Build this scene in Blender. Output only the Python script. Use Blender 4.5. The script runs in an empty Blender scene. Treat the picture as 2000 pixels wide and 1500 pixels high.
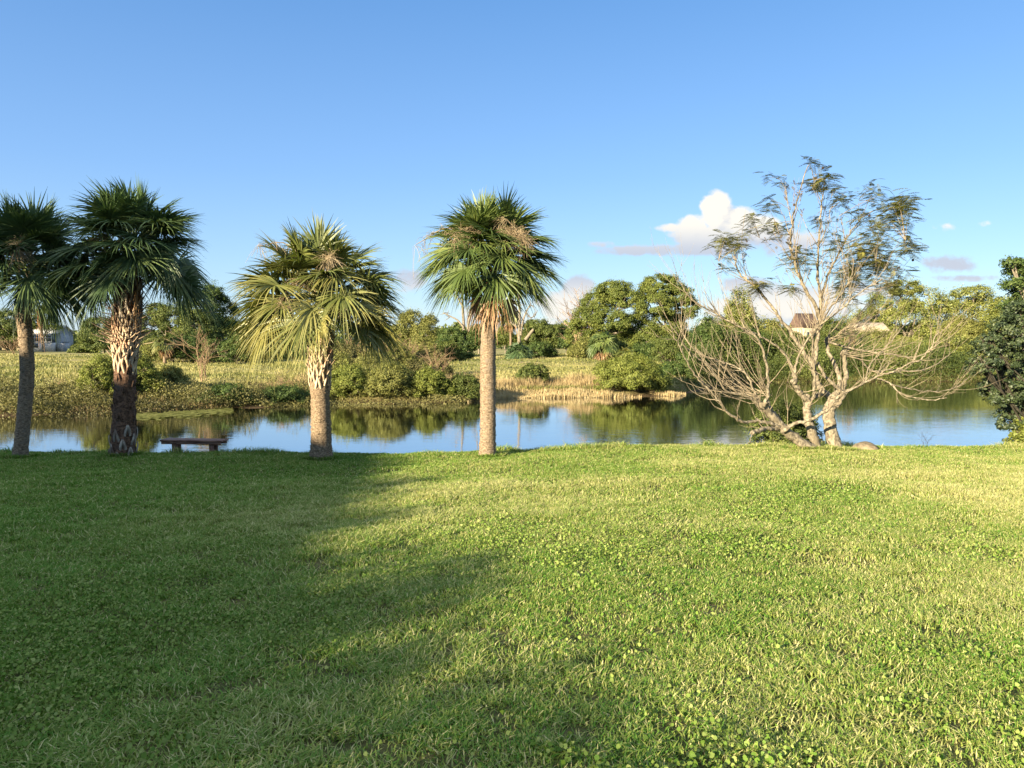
import bpy, math, random
import numpy as np
from math import radians as R

# ------------------------------------------------------------------ camera, sky, sun, exposure
sc = bpy.context.scene
C = sc.collection
F = 1450.0
PITCH = math.atan(82.0 / F)
EYE = 1.6
WATER = -1.5
cam_d = bpy.data.cameras.new('camera')
cam = bpy.data.objects.new('camera', cam_d)
C.objects.link(cam)
cam.location = (0, 0, EYE)
cam.rotation_euler = (math.pi / 2 - PITCH, 0, 0)
cam_d.sensor_width = 36
cam_d.lens = 36 * F / 2000
cam_d.clip_end = 5000
cam_d.clip_start = 0.05
sc.camera = cam

SUN_AZ = R(42)      # the light travels to the right of the view axis by this much
SUN_EL = R(15)
sd = bpy.data.lights.new('sun', 'SUN')
sun = bpy.data.objects.new('sun', sd)
C.objects.link(sun)
sd.energy = 5.0
sd.angle = R(0.5)
sd.color = (1.0, 0.83, 0.56)
TRAVEL = np.array([math.sin(SUN_AZ) * math.cos(SUN_EL), math.cos(SUN_AZ) * math.cos(SUN_EL), -math.sin(SUN_EL)])
from mathutils import Vector
sun.rotation_euler = Vector(TRAVEL).to_track_quat('-Z', 'Y').to_euler()

sc.view_settings.view_transform = 'Standard'
sc.view_settings.look = 'None'
sc.view_settings.exposure = 1.9
sc.view_settings.gamma = 1
cy = sc.cycles
cy.max_bounces = 6
cy.diffuse_bounces = 3
cy.glossy_bounces = 3
cy.transmission_bounces = 3
cy.transparent_max_bounces = 4
cy.caustics_reflective = False
cy.caustics_refractive = False


class NT:
    """tiny node-tree writer"""
    def __init__(self, tree):
        self.t = tree
    def n(self, typ, **kw):
        nd = self.t.nodes.new(typ)
        for k, v in kw.items():
            setattr(nd, k, v)
        return nd
    def put(self, sock, v):
        if v is None:
            return
        if isinstance(v, bpy.types.NodeSocket):
            self.t.links.new(v, sock)
        else:
            sock.default_value = v
    def m(self, op, a, b=None, c=None, clamp=False):
        nd = self.n('ShaderNodeMath', operation=op, use_clamp=clamp)
        self.put(nd.inputs[0], a)
        self.put(nd.inputs[1], b)
        if c is not None:
            self.put(nd.inputs[2], c)
        return nd.outputs[0]
    def mix(self, f, a, b, blend='MIX'):
        nd = self.n('ShaderNodeMix', data_type='RGBA', blend_type=blend)
        self.put(nd.inputs['Factor'], f)
        self.put(nd.inputs[6], a if isinstance(a, bpy.types.NodeSocket) else (*a, 1))
        self.put(nd.inputs[7], b if isinstance(b, bpy.types.NodeSocket) else (*b, 1))
        return nd.outputs[2]
    def noise(self, vec, scale, detail=4, rough=0.55, dist=0.0):
        nd = self.n('ShaderNodeTexNoise')
        self.put(nd.inputs['Vector'], vec)
        nd.inputs['Scale'].default_value = scale
        nd.inputs['Detail'].default_value = detail
        nd.inputs['Roughness'].default_value = rough
        nd.inputs['Distortion'].default_value = dist
        return nd.outputs['Fac']
    def ramp(self, f, stops):
        nd = self.n('ShaderNodeValToRGB')
        self.put(nd.inputs[0], f)
        el = nd.color_ramp.elements
        while len(el) < len(stops):
            el.new(0.5)
        for e, (p, c) in zip(el, stops):
            e.position = p
            e.color = (*c, 1)
        return nd.outputs[0]
    def smooth(self, v, lo, hi):
        nd = self.n('ShaderNodeMapRange', interpolation_type='SMOOTHSTEP')
        self.put(nd.inputs[0], v)
        nd.inputs[1].default_value = lo
        nd.inputs[2].default_value = hi
        return nd.outputs[0]
    def mapping(self, vec, scale=(1, 1, 1), loc=(0, 0, 0)):
        nd = self.n('ShaderNodeMapping')
        self.put(nd.inputs[0], vec)
        nd.inputs['Scale'].default_value = scale
        nd.inputs['Location'].default_value = loc
        return nd.outputs[0]


def make_world():
    w = bpy.data.worlds.new('World')
    sc.world = w
    w.use_nodes = True
    t = w.node_tree
    t.nodes.clear()
    N = NT(t)
    sky = N.n('ShaderNodeTexSky', sky_type='NISHITA')
    sky.sun_disc = False
    sky.sun_elevation = SUN_EL
    # the sun stands behind and to the left of the camera
    sky.sun_rotation = math.atan2(-TRAVEL[0], -TRAVEL[1])
    sky.air_density = 1.0
    sky.dust_density = 0.3
    sky.ozone_density = 3.0
    hs = N.n('ShaderNodeHueSaturation')
    hs.inputs['Saturation'].default_value = 1.1
    hs.inputs['Value'].default_value = 1.0
    t.links.new(sky.outputs[0], hs.inputs['Color'])
    geo = N.n('ShaderNodeNewGeometry')
    sep = N.n('ShaderNodeSeparateXYZ')
    neg = N.n('ShaderNodeVectorMath', operation='SCALE')
    tc = N.n('ShaderNodeTexCoord')
    t.links.new(tc.outputs['Generated'], sep.inputs[0])
    X, Y, Z = sep.outputs
    yy = N.m('MAXIMUM', Y, 0.05)
    u = N.m('DIVIDE', X, yy)
    v = N.m('DIVIDE', Z, yy)
    # puffs of each cloud: bearing, elevation and half sizes, all as slopes of the viewing ray
    puffs = [  # u0, v0, ru, rv, weight
        (1395, 417, 40, 44, 1.15), (1352, 444, 36, 32, 1.0), (1436, 438, 50, 38, 1.1), (1484, 454, 50, 38, 1.0),
        (1400, 470, 120, 34, .95), (1330, 488, 120, 17, .78), (1240, 492, 90, 12, .62), (1540, 478, 80, 34, .7),
        (1310, 448, 56, 10, .45),
        (1125, 566, 38, 34, .95), (1100, 600, 80, 36, .85), (990, 615, 90, 42, .7), (785, 552, 55, 30, .52),
        (1530, 598, 190, 42, .95), (1640, 570, 120, 24, .62), (1830, 447, 40, 12, .36), (1850, 520, 110, 18, .38), (1150, 480, 50, 8, .36),
        (1450, 560, 60, 22, .62), (1890, 545, 90, 10, .5),
        (1060, 640, 120, 30, .7), (1912, 440, 20, 8, .42)]

    def density(u, v):
        cb = N.n('ShaderNodeCombineXYZ')
        N.put(cb.inputs[0], u); N.put(cb.inputs[1], v)
        fine = N.noise(N.mapping(cb.outputs[0], (1, 1.25, 1)), 34, 6, 0.60)
        wide = N.noise(N.mapping(cb.outputs[0], (1, 1.7, 1), (3, 1, 0)), 11, 3, 0.5)
        wob = N.m('ADD', N.m('MULTIPLY', N.m('SUBTRACT', fine, 0.5), 1.5), N.m('MULTIPLY', N.m('SUBTRACT', wide, 0.5), 1.3))
        acc = None
        for (px, py, ru, rv, wt) in puffs:
            a = N.m('DIVIDE', N.m('SUBTRACT', u, (px - 1000) / F), ru / F)
            b = N.m('DIVIDE', N.m('SUBTRACT', v, (668 - py) / F), rv / F)
            d = N.m('ADD', N.m('MULTIPLY', a, a), N.m('MULTIPLY', b, b))
            e = N.m('MULTIPLY', N.m('SUBTRACT', 1.0, d), wt)
            acc = e if acc is None else N.m('SMOOTH_MAX', acc, e, 0.25)
        return N.m('ADD', acc, wob)
    d0 = density(u, v)
    d1 = density(N.m('ADD', u, -0.012), N.m('ADD', v, 0.014))
    front = N.smooth(Y, 0.05, 0.2)
    alpha = N.m('MULTIPLY', N.smooth(d0, 0.08, 0.58), front)
    alpha = N.m('MULTIPLY', alpha, N.smooth(v, -0.01, 0.04))
    lit = N.smooth(N.m('SUBTRACT', d0, d1), -0.75, 0.15)
    # undersides are greyer: less sun reaches them
    under = N.smooth(v, 0.115, 0.165)
    lowc = N.smooth(v, 0.09, 0.05)
    lit = N.m('MULTIPLY', lit, N.m('MAXIMUM', N.m('MULTIPLY', under, 1.0), N.m('MULTIPLY', lowc, 0.8)))
    K = 1.0
    ccol = N.mix(lit, (1.95 * K, 2.1 * K, 2.45 * K), (3.5 * K, 3.3 * K, 2.9 * K))
    clear = N.ramp(N.m('MULTIPLY', Z, 1.0, clamp=True), [(0.0, (.172, .232, .305)), (0.07, (.138, .210, .305)), (0.21, (.088, .162, .300)), (0.42, (.044, .110, .242)), (0.60, (.22, .27, .34)), (1.0, (.38, .41, .43))])  # overhead stops raised above the visible sky's brightness, added as fill for the shade
    sc10 = N.n('ShaderNodeVectorMath', operation='SCALE'); sc10.inputs['Scale'].default_value = 9.4
    t.links.new(clear, sc10.inputs[0])
    base = N.mix(0.75, hs.outputs[0], sc10.outputs[0])
    col = N.mix(N.m('MULTIPLY', alpha, 0.95), base, ccol)
    bg = N.n('ShaderNodeBackground')
    bg.inputs['Strength'].default_value = 0.085
    t.links.new(col, bg.inputs[0])
    out = N.n('ShaderNodeOutputWorld')
    t.links.new(bg.outputs[0], out.inputs[0])
    t.nodes.remove(geo); t.nodes.remove(neg)
make_world()

# ------------------------------------------------------------------ helpers
def P(px, py, Y):
    """the point at depth Y behind photo position (px, py) of the 2000 x 1500 frame"""
    a = (px - 1000) / F
    b = (750 - py) / F
    dx, dy, dz = a, math.cos(PITCH) + b * math.sin(PITCH), -math.sin(PITCH) + b * math.cos(PITCH)
    s = Y / dy
    return np.array([dx * s, Y, EYE + dz * s])


def vnoise(x, y, scale, seed=0):
    """smooth value noise in 0..1"""
    rs = np.random.RandomState(seed)
    G = rs.rand(256, 256)
    u = np.asarray(x, float) / scale + 500.37
    v = np.asarray(y, float) / scale + 500.71
    i, j = np.floor(u).astype(int), np.floor(v).astype(int)
    fu, fv = u - i, v - j
    fu = fu * fu * (3 - 2 * fu); fv = fv * fv * (3 - 2 * fv)
    g = lambda a, b: G[a % 256, b % 256]
    return (g(i, j) * (1 - fu) * (1 - fv) + g(i + 1, j) * fu * (1 - fv) + g(i, j + 1) * (1 - fu) * fv + g(i + 1, j + 1) * fu * fv)


def sstep(x, a, b):
    t = np.clip((np.asarray(x, float) - a) / (b - a), 0, 1)
    return t * t * (3 - 2 * t)


CREST = 16.0
_sx = np.array([-400, 0, 500, 740, 900, 1100, 1300, 1600, 2000, 2400])
_sy = np.array([886, 886, 887, 892, 888, 880, 874, 875, 879, 882]) - 2
_cx = (_sx - 1000) / F * CREST
_cz = EYE - (_sy - 668) / F * CREST
_shx = (np.array([-600, 0, 200, 440, 600, 650, 900, 930, 1000, 1200, 1330, 1375, 1410, 1500, 1900, 2000, 2600]) - 1000) / F
_shd = (EYE - WATER) * F / (np.array([800, 812, 808, 797, 791, 790, 787, 780, 776, 775, 772, 762, 750, 746, 745, 747, 760]) - 668.0)


def shore(a):
    return np.interp(a, _shx, _shd)


def H(x, y):
    x = np.asarray(x, float); y = np.asarray(y, float)
    zc = np.interp(x, _cx, _cz)
    t = np.clip(y / CREST, 0, 1.02)
    near = zc * t ** 1.05
    near = near + (vnoise(x, y, 1.3, 1) - .5) * 0.055 + (vnoise(x, y, .45, 2) - .5) * 0.030
    yb = y - CREST - (vnoise(x, y * 0, 3.0, 5) - .5) * 0.5
    near = near - 0.42 * np.clip(yb, 0, 4.5) ** 1.15
    near = np.maximum(near, -2.8)
    ys = np.maximum(y, 1e-3)
    a = x / ys
    s = y - shore(a) - (vnoise(x, y, 2.2, 6) - .5) * 1.6 - (vnoise(x, y, 0.7, 16) - .5) * .5
    fz = -2.8 + 1.3 * sstep(s, -6, 0) + 0.62 * sstep(s, -0.2, 3.5) + 0.3 * sstep(s, 6, 50)
    fz = fz + (vnoise(x, y, 9, 7) - .5) * 0.5 * sstep(s, 2, 14) + (vnoise(x, y, 2.5, 8) - .5) * 0.22 * sstep(s, 1, 5) + (vnoise(x, y, .9, 9) - .5) * 0.12 * sstep(s, 1, 5)
    far = fz
    k = sstep(y, 22, 24)
    return near * (1 - k) + far * k


def link_mesh(name, V, polys, mat, parent=None, rnd=None, smooth=False):
    """polys: list of int arrays (M, k)"""
    V = np.ascontiguousarray(V, dtype=np.float32)
    me = bpy.data.meshes.new(name)
    me.vertices.add(len(V))
    me.vertices.foreach_set('co', V.ravel())
    loops = np.concatenate([p.ravel() for p in polys]).astype(np.int32)
    tot = np.concatenate([np.full(len(p), p.shape[1], np.int32) for p in polys])
    start = np.concatenate([[0], np.cumsum(tot)[:-1]]).astype(np.int32)
    me.loops.add(len(loops))
    me.loops.foreach_set('vertex_index', loops)
    me.polygons.add(len(tot))
    me.polygons.foreach_set('loop_start', start)
    me.polygons.foreach_set('loop_total', tot)
    if smooth:
        me.polygons.foreach_set('use_smooth', np.ones(len(tot), bool))
    if rnd is not None:
        at = me.attributes.new('rnd', 'FLOAT', 'FACE')
        at.data.foreach_set('value', np.asarray(rnd, np.float32))
    me.update(calc_edges=True)
    me.validate()
    if mat:
        me.materials.append(mat)
    o = bpy.data.objects.new(name, me)
    C.objects.link(o)
    if parent is not None:
        o.parent = parent
        o.matrix_parent_inverse.identity()
        # geometry is written in world coordinates, the parent only carries a location
        me.transform(__import__('mathutils').Matrix.Translation(-Vector(parent.location)))
    return o


def thing(name, label, cat, loc, group=None):
    o = bpy.data.objects.new(name, None)
    C.objects.link(o)
    o.location = tuple(float(v) for v in loc)
    o.empty_display_size = 0.3
    o['label'] = label; o['category'] = cat
    if group: o['group'] = group
    return o


def tag(o, label=None, cat=None, group=None, kind=None):
    if label: o['label'] = label
    if cat: o['category'] = cat
    if group: o['group'] = group
    if kind: o['kind'] = kind
    return o


class Geo:
    """collects vertices and faces of one mesh"""
    def __init__(self):
        self.v = []; self.n = 0; self.f = {}; self.r = {}
    def add(self, V, Fq, rnd=None):
        V = np.asarray(V, float).reshape(-1, 3)
        Fq = np.asarray(Fq, int)
        k = Fq.shape[1]
        self.v.append(V)
        self.f.setdefault(k, []).append(Fq + self.n)
        if rnd is None: rnd = 0.5
        self.r.setdefault(k, []).append(np.broadcast_to(np.asarray(rnd, float), (len(Fq),)))
        self.n += len(V)
    def build(self, name, mat, parent=None, smooth=False):
        ks = sorted(self.f)
        polys = [np.concatenate(self.f[k]) for k in ks]
        rnd = np.concatenate([np.concatenate(self.r[k]) for k in ks])
        return link_mesh(name, np.concatenate(self.v), polys, mat, parent, rnd, smooth)


def unit(v):
    v = np.asarray(v, float)
    return v / np.maximum(np.linalg.norm(v, axis=-1, keepdims=True), 1e-9)


def tube(g, pts, rad, n=6, rnd=0.5, cap=False, wob=0.0, rng=None):
    """a tapering tube along a polyline"""
    pts = np.asarray(pts, float)
    m = len(pts)
    rad = np.broadcast_to(np.asarray(rad, float), (m,))
    t = np.gradient(pts, axis=0)
    t = unit(t)
    ref = np.array([0.13, 1, 0.07]) if abs(t[0][1]) < 0.8 else np.array([1, 0.1, 0.1])
    s = unit(np.cross(t, ref)); b = np.cross(t, s)
    a = np.arange(n) / n * 2 * np.pi
    rr = rad[:, None] * (1 + (rng.uniform(-wob, wob, (m, n)) if wob else 0))
    V = pts[:, None, :] + (s[:, None, :] * np.cos(a)[None, :, None] + b[:, None, :] * np.sin(a)[None, :, None]) * rr[:, :, None]
    i = np.arange(m - 1)[:, None] * n + np.arange(n)[None, :]
    j = np.arange(m - 1)[:, None] * n + (np.arange(n)[None, :] + 1) % n
    Fq = np.stack([i, j, j + n, i + n], -1).reshape(-1, 4)
    g.add(V.reshape(-1, 3), Fq, rnd)
    if cap:
        g.add(V[-1], np.arange(n)[None, :], rnd)
        g.add(V[0], np.arange(n)[::-1][None, :], rnd)


def curve(pts, m):
    """smooth resample of control points (Catmull-Rom)"""
    p = np.asarray(pts, float)
    if len(p) == 2:
        return p[0] + (p[1] - p[0]) * np.linspace(0, 1, m)[:, None]
    q = np.vstack([2 * p[0] - p[1], p, 2 * p[-1] - p[-2]])
    out = []
    for s in np.linspace(0, len(p) - 1 - 1e-6, m):
        i = int(s); t = s - i
        a, b, c, d = q[i], q[i + 1], q[i + 2], q[i + 3]
        out.append(0.5 * ((2 * b) + (-a + c) * t + (2 * a - 5 * b + 4 * c - d) * t * t + (-a + 3 * b - 3 * c + d) * t ** 3))
    return np.array(out)


def leaf_quads(g, pos, nrm, size, aspect, rng, rnd):
    """one rhombic, slightly folded leaf per position"""
    N = len(pos)
    nrm = unit(nrm)
    r = rng.normal(size=(N, 3))
    d = unit(r - nrm * (r * nrm).sum(1, keepdims=True))
    s = np.cross(nrm, d)
    L = size[:, None] * 0.5
    W = L * aspect
    fold = nrm * W * 0.35
    V = np.stack([pos - d * L, pos + s * W + fold, pos + d * L, pos - s * W + fold], 1)
    idx = np.arange(N)[:, None] * 4 + np.arange(4)[None, :]
    g.add(V.reshape(-1, 3), idx, rnd)


def crown_leaves(g, blobs, n, size, rng, clump=0.24, aspect=0.6, up=0.35, nclump=26, low=-0.6):
    """blobs of (cx, cy, cz, rx, ry, rz): leaves gather in clumps near the skin of every blob"""
    vol = np.array([b[3] * b[4] + b[3] * b[5] for b in blobs])
    share = vol / vol.sum()
    for b, sh in zip(blobs, share):
        c = np.array(b[:3]); r = np.array(b[3:6])
        k = max(6, int(nclump * (0.5 + sh * len(blobs) * 0.5)))
        dirs = unit(rng.normal(size=(k * 3, 3)))
        dirs = dirs[dirs[:, 2] > low][:k]
        rad = rng.uniform(0.5, 1.0, (len(dirs), 1)) ** 0.5
        cc = c + dirs * r * rad
        csz = rng.uniform(0.6, 1.35, len(dirs))
        tone = rng.uniform(0.0, 1.0, len(dirs))
        m = max(1, int(n * sh))
        ci = rng.choice(len(dirs), m, p=csz ** 2 / (csz ** 2).sum())
        off = rng.normal(size=(m, 3))
        off = unit(off) * rng.uniform(0, 1, (m, 1)) ** 0.45
        cs = (csz[ci] * clump)[:, None] * r.mean()
        pos = cc[ci] + off * cs * np.array([1.15, 1.15, 0.75])
        nr = dirs[ci] * 0.5 + off * 0.7 + rng.normal(size=(m, 3)) * 0.45 + np.array([0, 0, up])
        rnd = np.clip(tone[ci] * 0.45 + rng.uniform(0, 0.55, m), 0, 1)
        leaf_quads(g, pos, nr, size * rng.uniform(0.6, 1.35, m), aspect, rng, rnd)


# ------------------------------------------------------------------ materials
def mat_new(name):
    m = bpy.data.materials.new(name)
    m.use_nodes = True
    m.node_tree.nodes.clear()
    return m, NT(m.node_tree)


def leaf_mat(name, dark, mid, light, transl=0.3, gloss=0.02, rough=0.55, patch=None, pscale=1.0):
    m, N = mat_new(name)
    at = N.n('ShaderNodeAttribute', attribute_name='rnd')
    col = N.ramp(at.outputs['Fac'], [(0.0, dark), (0.5, mid), (1.0, light)])
    if patch is not None:
        geo = N.n('ShaderNodeNewGeometry')
        nz = N.noise(geo.outputs['Position'], pscale, 4, 0.6)
        col = N.mix(N.smooth(nz, 0.42, 0.66), col, patch)
    df = N.n('ShaderNodeBsdfDiffuse'); N.put(df.inputs[0], col)
    tr = N.n('ShaderNodeBsdfTranslucent')
    N.put(tr.inputs[0], N.mix(1.0, col, (1.0, 1.05, 0.6), 'MULTIPLY'))
    mx = N.n('ShaderNodeMixShader'); mx.inputs[0].default_value = transl
    N.t.links.new(df.outputs[0], mx.inputs[1]); N.t.links.new(tr.outputs[0], mx.inputs[2])
    gl = N.n('ShaderNodeBsdfGlossy'); gl.inputs['Roughness'].default_value = rough
    gl.inputs[0].default_value = (0.9, 0.95, 0.9, 1)
    m2 = N.n('ShaderNodeMixShader'); m2.inputs[0].default_value = gloss
    N.t.links.new(mx.outputs[0], m2.inputs[1]); N.t.links.new(gl.outputs[0], m2.inputs[2])
    out = N.n('ShaderNodeOutputMaterial')
    N.t.links.new(m2.outputs[0], out.inputs[0])
    return m


def rough_mat(name, c1, c2, scale=8, bump=0.3, c3=None, stretch=(1, 1, 1), rough=0.85, bdist=0.02, detail=6, lo=.35, hi=.65):
    m, N = mat_new(name)
    geo = N.n('ShaderNodeNewGeometry')
    vec = N.mapping(geo.outputs['Position'], stretch)
    nz = N.noise(vec, scale, detail, 0.62)
    col = N.mix(N.smooth(nz, lo, hi), c1, c2)
    if c3 is not None:
        n2 = N.noise(vec, scale * 0.23, 3, 0.6)
        col = N.mix(N.smooth(n2, 0.5, 0.7), col, c3)
    bs = N.n('ShaderNodeBsdfPrincipled')
    N.put(bs.inputs['Base Color'], col)
    bs.inputs['Roughness'].default_value = rough
    bs.inputs['Specular IOR Level'].default_value = 0.25
    bp = N.n('ShaderNodeBump'); bp.inputs['Strength'].default_value = bump; bp.inputs['Distance'].default_value = bdist
    N.put(bp.inputs['Height'], nz)
    N.t.links.new(bp.outputs[0], bs.inputs['Normal'])
    out = N.n('ShaderNodeOutputMaterial')
    N.t.links.new(bs.outputs[0], out.inputs[0])
    return m


M = {}
M['blade'] = leaf_mat('lawn_blades', (0.082, 0.225, 0.019), (0.275, 0.325, 0.075), (0.58, 0.54, 0.26), 0.33, 0.02, 0.5)
M['clover'] = leaf_mat('round_weed_leaf', (0.09, 0.18, 0.02), (0.17, 0.25, 0.045), (0.28, 0.33, 0.10), 0.25, 0.015, 0.5)
M['field_blade'] = leaf_mat('field_grass', (0.12, 0.14, 0.04), (0.25, 0.24, 0.085), (0.40, 0.35, 0.17), 0.25, 0.02)
M['reed'] = leaf_mat('dry_reed', (0.20, 0.14, 0.07), (0.36, 0.27, 0.14), (0.50, 0.42, 0.24), 0.2, 0.02)
M['brown_scrub'] = leaf_mat('brown_scrub_leaf', (0.065, 0.060, 0.022), (0.125, 0.120, 0.040), (0.21, 0.20, 0.075), 0.2, 0.02)
M['oak'] = leaf_mat('oak_leaf', (0.04, 0.062, 0.014), (0.085, 0.112, 0.028), (0.16, 0.18, 0.05), 0.2, 0.015)
M['dark_oak'] = leaf_mat('dark_oak_leaf', (0.026, 0.051, 0.014), (0.055, 0.090, 0.023), (0.123, 0.160, 0.043), 0.18, 0.015)
M['pine'] = leaf_mat('bright_tree_leaf', (0.05, 0.075, 0.016), (0.11, 0.14, 0.03), (0.2, 0.22, 0.06), 0.22, 0.015)
M['olive'] = leaf_mat('olive_leaf', (0.085, 0.095, 0.025), (0.16, 0.17, 0.045), (0.26, 0.26, 0.085), 0.25, 0.015)
M['lime'] = leaf_mat('lime_shrub_leaf', (0.08, 0.11, 0.02), (0.16, 0.19, 0.038), (0.26, 0.28, 0.075), 0.3, 0.015)
M['palm'] = leaf_mat('palm_frond', (0.037, 0.069, 0.018), (0.088, 0.131, 0.030), (0.188, 0.225, 0.062), 0.22, 0.05, 0.5)
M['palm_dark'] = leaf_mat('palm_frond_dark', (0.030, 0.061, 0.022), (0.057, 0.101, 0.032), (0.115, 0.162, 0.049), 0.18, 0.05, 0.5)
M['palm_gold'] = leaf_mat('palm_frond_yellowing', (0.045, 0.072, 0.018), (0.115, 0.140, 0.034), (0.27, 0.25, 0.075), 0.26, 0.05, 0.5)
M['dead_frond'] = leaf_mat('dead_frond', (0.14, 0.07, 0.035), (0.28, 0.16, 0.08), (0.42, 0.28, 0.15), 0.2, 0.04)
M['seed'] = leaf_mat('seed_twig', (0.19, 0.14, 0.085), (0.32, 0.245, 0.15), (0.46, 0.37, 0.24), 0.1, 0.02)
M['feather'] = leaf_mat('feather_leaf', (0.07, 0.075, 0.016), (0.15, 0.155, 0.035), (0.27, 0.25, 0.06), 0.30, 0.03)
M['feather_green'] = leaf_mat('feather_leaf_green', (0.081, 0.103, 0.021), (0.172, 0.196, 0.040), (0.299, 0.310, 0.075), 0.28, 0.04)
M['shiny'] = leaf_mat('shiny_dark_leaf', (0.012, 0.024, 0.008), (0.028, 0.048, 0.013), (0.07, 0.095, 0.026), 0.12, 0.05, 0.6)
M['twig'] = leaf_mat('dry_twig', (0.14, 0.085, 0.05), (0.25, 0.17, 0.10), (0.38, 0.28, 0.17), 0.05, 0.02)
M['bark_grey'] = rough_mat('grey_bark', (0.10, 0.085, 0.065), (0.27, 0.235, 0.175), 9, 0.5)
M['bark_pale'] = rough_mat('pale_bark', (0.085, 0.072, 0.052), (0.29, 0.25, 0.18), 22, 1.0, (0.15, 0.125, 0.085), (1, 1, 0.7), 0.8, 0.02)
M['trunk_fibre'] = rough_mat('palm_trunk_fibre', (0.09, 0.062, 0.04), (0.31, 0.24, 0.16), 26, 1.0, (0.20, 0.145, 0.10), (1, 1, 1.7), 0.9, 0.03)
M['trunk_smooth'] = rough_mat('palm_trunk_smooth', (0.10, 0.072, 0.048), (0.29, 0.225, 0.155), 22, 1.0, (0.19, 0.155, 0.12), (1, 1, 2.2), 0.9, 0.02)
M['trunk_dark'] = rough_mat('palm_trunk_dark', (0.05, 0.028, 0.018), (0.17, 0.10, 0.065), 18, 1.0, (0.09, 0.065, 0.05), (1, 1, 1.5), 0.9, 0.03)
M['boot'] = rough_mat('palm_leaf_base', (0.30, 0.21, 0.14), (0.58, 0.48, 0.34), 14, 0.5, (0.36, 0.22, 0.14), (1, 1, .5), 0.85, 0.01)
M['boot_grey'] = rough_mat('palm_leaf_base_grey', (0.17, 0.14, 0.11), (0.40, 0.35, 0.29), 14, 0.5, (0.12, 0.08, 0.06), (1, 1, .5), 0.85, 0.01)
M['bark_dark'] = rough_mat('dark_shrub_bark', (0.03, 0.028, 0.02), (0.075, 0.066, 0.05), 14, 0.5)
M['boulder'] = rough_mat('boulder_stone', (0.11, 0.09, 0.06), (0.24, 0.195, 0.13), 9, 0.9)
M['bench_wood'] = rough_mat('bench_wood', (0.13, 0.065, 0.045), (0.29, 0.165, 0.12), 20, 0.5, None, (0.15, 1, 1), 0.6, 0.005)
M['stucco_grey'] = rough_mat('grey_siding', (0.24, 0.26, 0.29), (0.30, 0.32, 0.35), 2, 0.1)
M['stucco_cream'] = rough_mat('cream_stucco', (0.30, 0.25, 0.16), (0.36, 0.30, 0.20), 2, 0.1)
M['stucco_tan'] = rough_mat('tan_stucco', (0.36, 0.30, 0.22), (0.42, 0.35, 0.26), 5, 0.15)
M['roof_grey'] = rough_mat('grey_shingles', (0.26, 0.27, 0.28), (0.40, 0.40, 0.41), 3, 0.3)
M['roof_light'] = rough_mat('pale_metal_roof', (0.32, 0.32, 0.32), (0.42, 0.42, 0.41), 1, 0.1)
M['roof_brown'] = rough_mat('brown_roof', (0.075, 0.05, 0.04), (0.12, 0.08, 0.065), 3, 0.3)
M['white_trim'] = rough_mat('white_trim', (0.42, 0.42, 0.42), (0.50, 0.50, 0.50), 4, 0.05)
M['screen'] = rough_mat('dark_screen', (0.06, 0.07, 0.075), (0.10, 0.11, 0.115), 4, 0.05, rough=0.4)


def ground_mat():
    m, N = mat_new('ground_soil_and_turf')
    geo = N.n('ShaderNodeNewGeometry')
    pos = geo.outputs['Position']
    sep = N.n('ShaderNodeSeparateXYZ'); N.t.links.new(pos, sep.inputs[0])
    n1 = N.noise(pos, 3.0, 6, .65)
    n2 = N.noise(N.mapping(pos, (1, 1.6, 1)), 0.35, 5, .6)
    lawn = N.mix(N.smooth(n1, .3, .7), (0.045, 0.055, 0.016), (0.12, 0.11, 0.045))
    n3 = N.noise(pos, 1.1, 5, .65)
    field = N.mix(N.smooth(n3, .35, .65), (0.17, 0.17, 0.055), (0.31, 0.28, 0.12))
    field = N.mix(N.smooth(n2, .50, .68), field, (0.36, 0.29, 0.15))
    mud = N.mix(n1, (0.05, 0.035, 0.02), (0.13, 0.09, 0.05))
    far = N.smooth(sep.outputs[1], 22, 24)
    col = N.mix(far, lawn, field)
    low = N.smooth(N.m('ADD', sep.outputs[2], N.m('MULTIPLY', n1, 0.3)), -1.0, -1.35)
    col = N.mix(low, col, mud)
    bs = N.n('ShaderNodeBsdfPrincipled')
    N.put(bs.inputs['Base Color'], col)
    bs.inputs['Roughness'].default_value = 0.95
    bs.inputs['Specular IOR Level'].default_value = 0.1
    bp = N.n('ShaderNodeBump'); bp.inputs['Strength'].default_value = 0.8; bp.inputs['Distance'].default_value = 0.08
    N.put(bp.inputs['Height'], n1)
    N.t.links.new(bp.outputs[0], bs.inputs['Normal'])
    out = N.n('ShaderNodeOutputMaterial'); N.t.links.new(bs.outputs[0], out.inputs[0])
    return m


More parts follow.
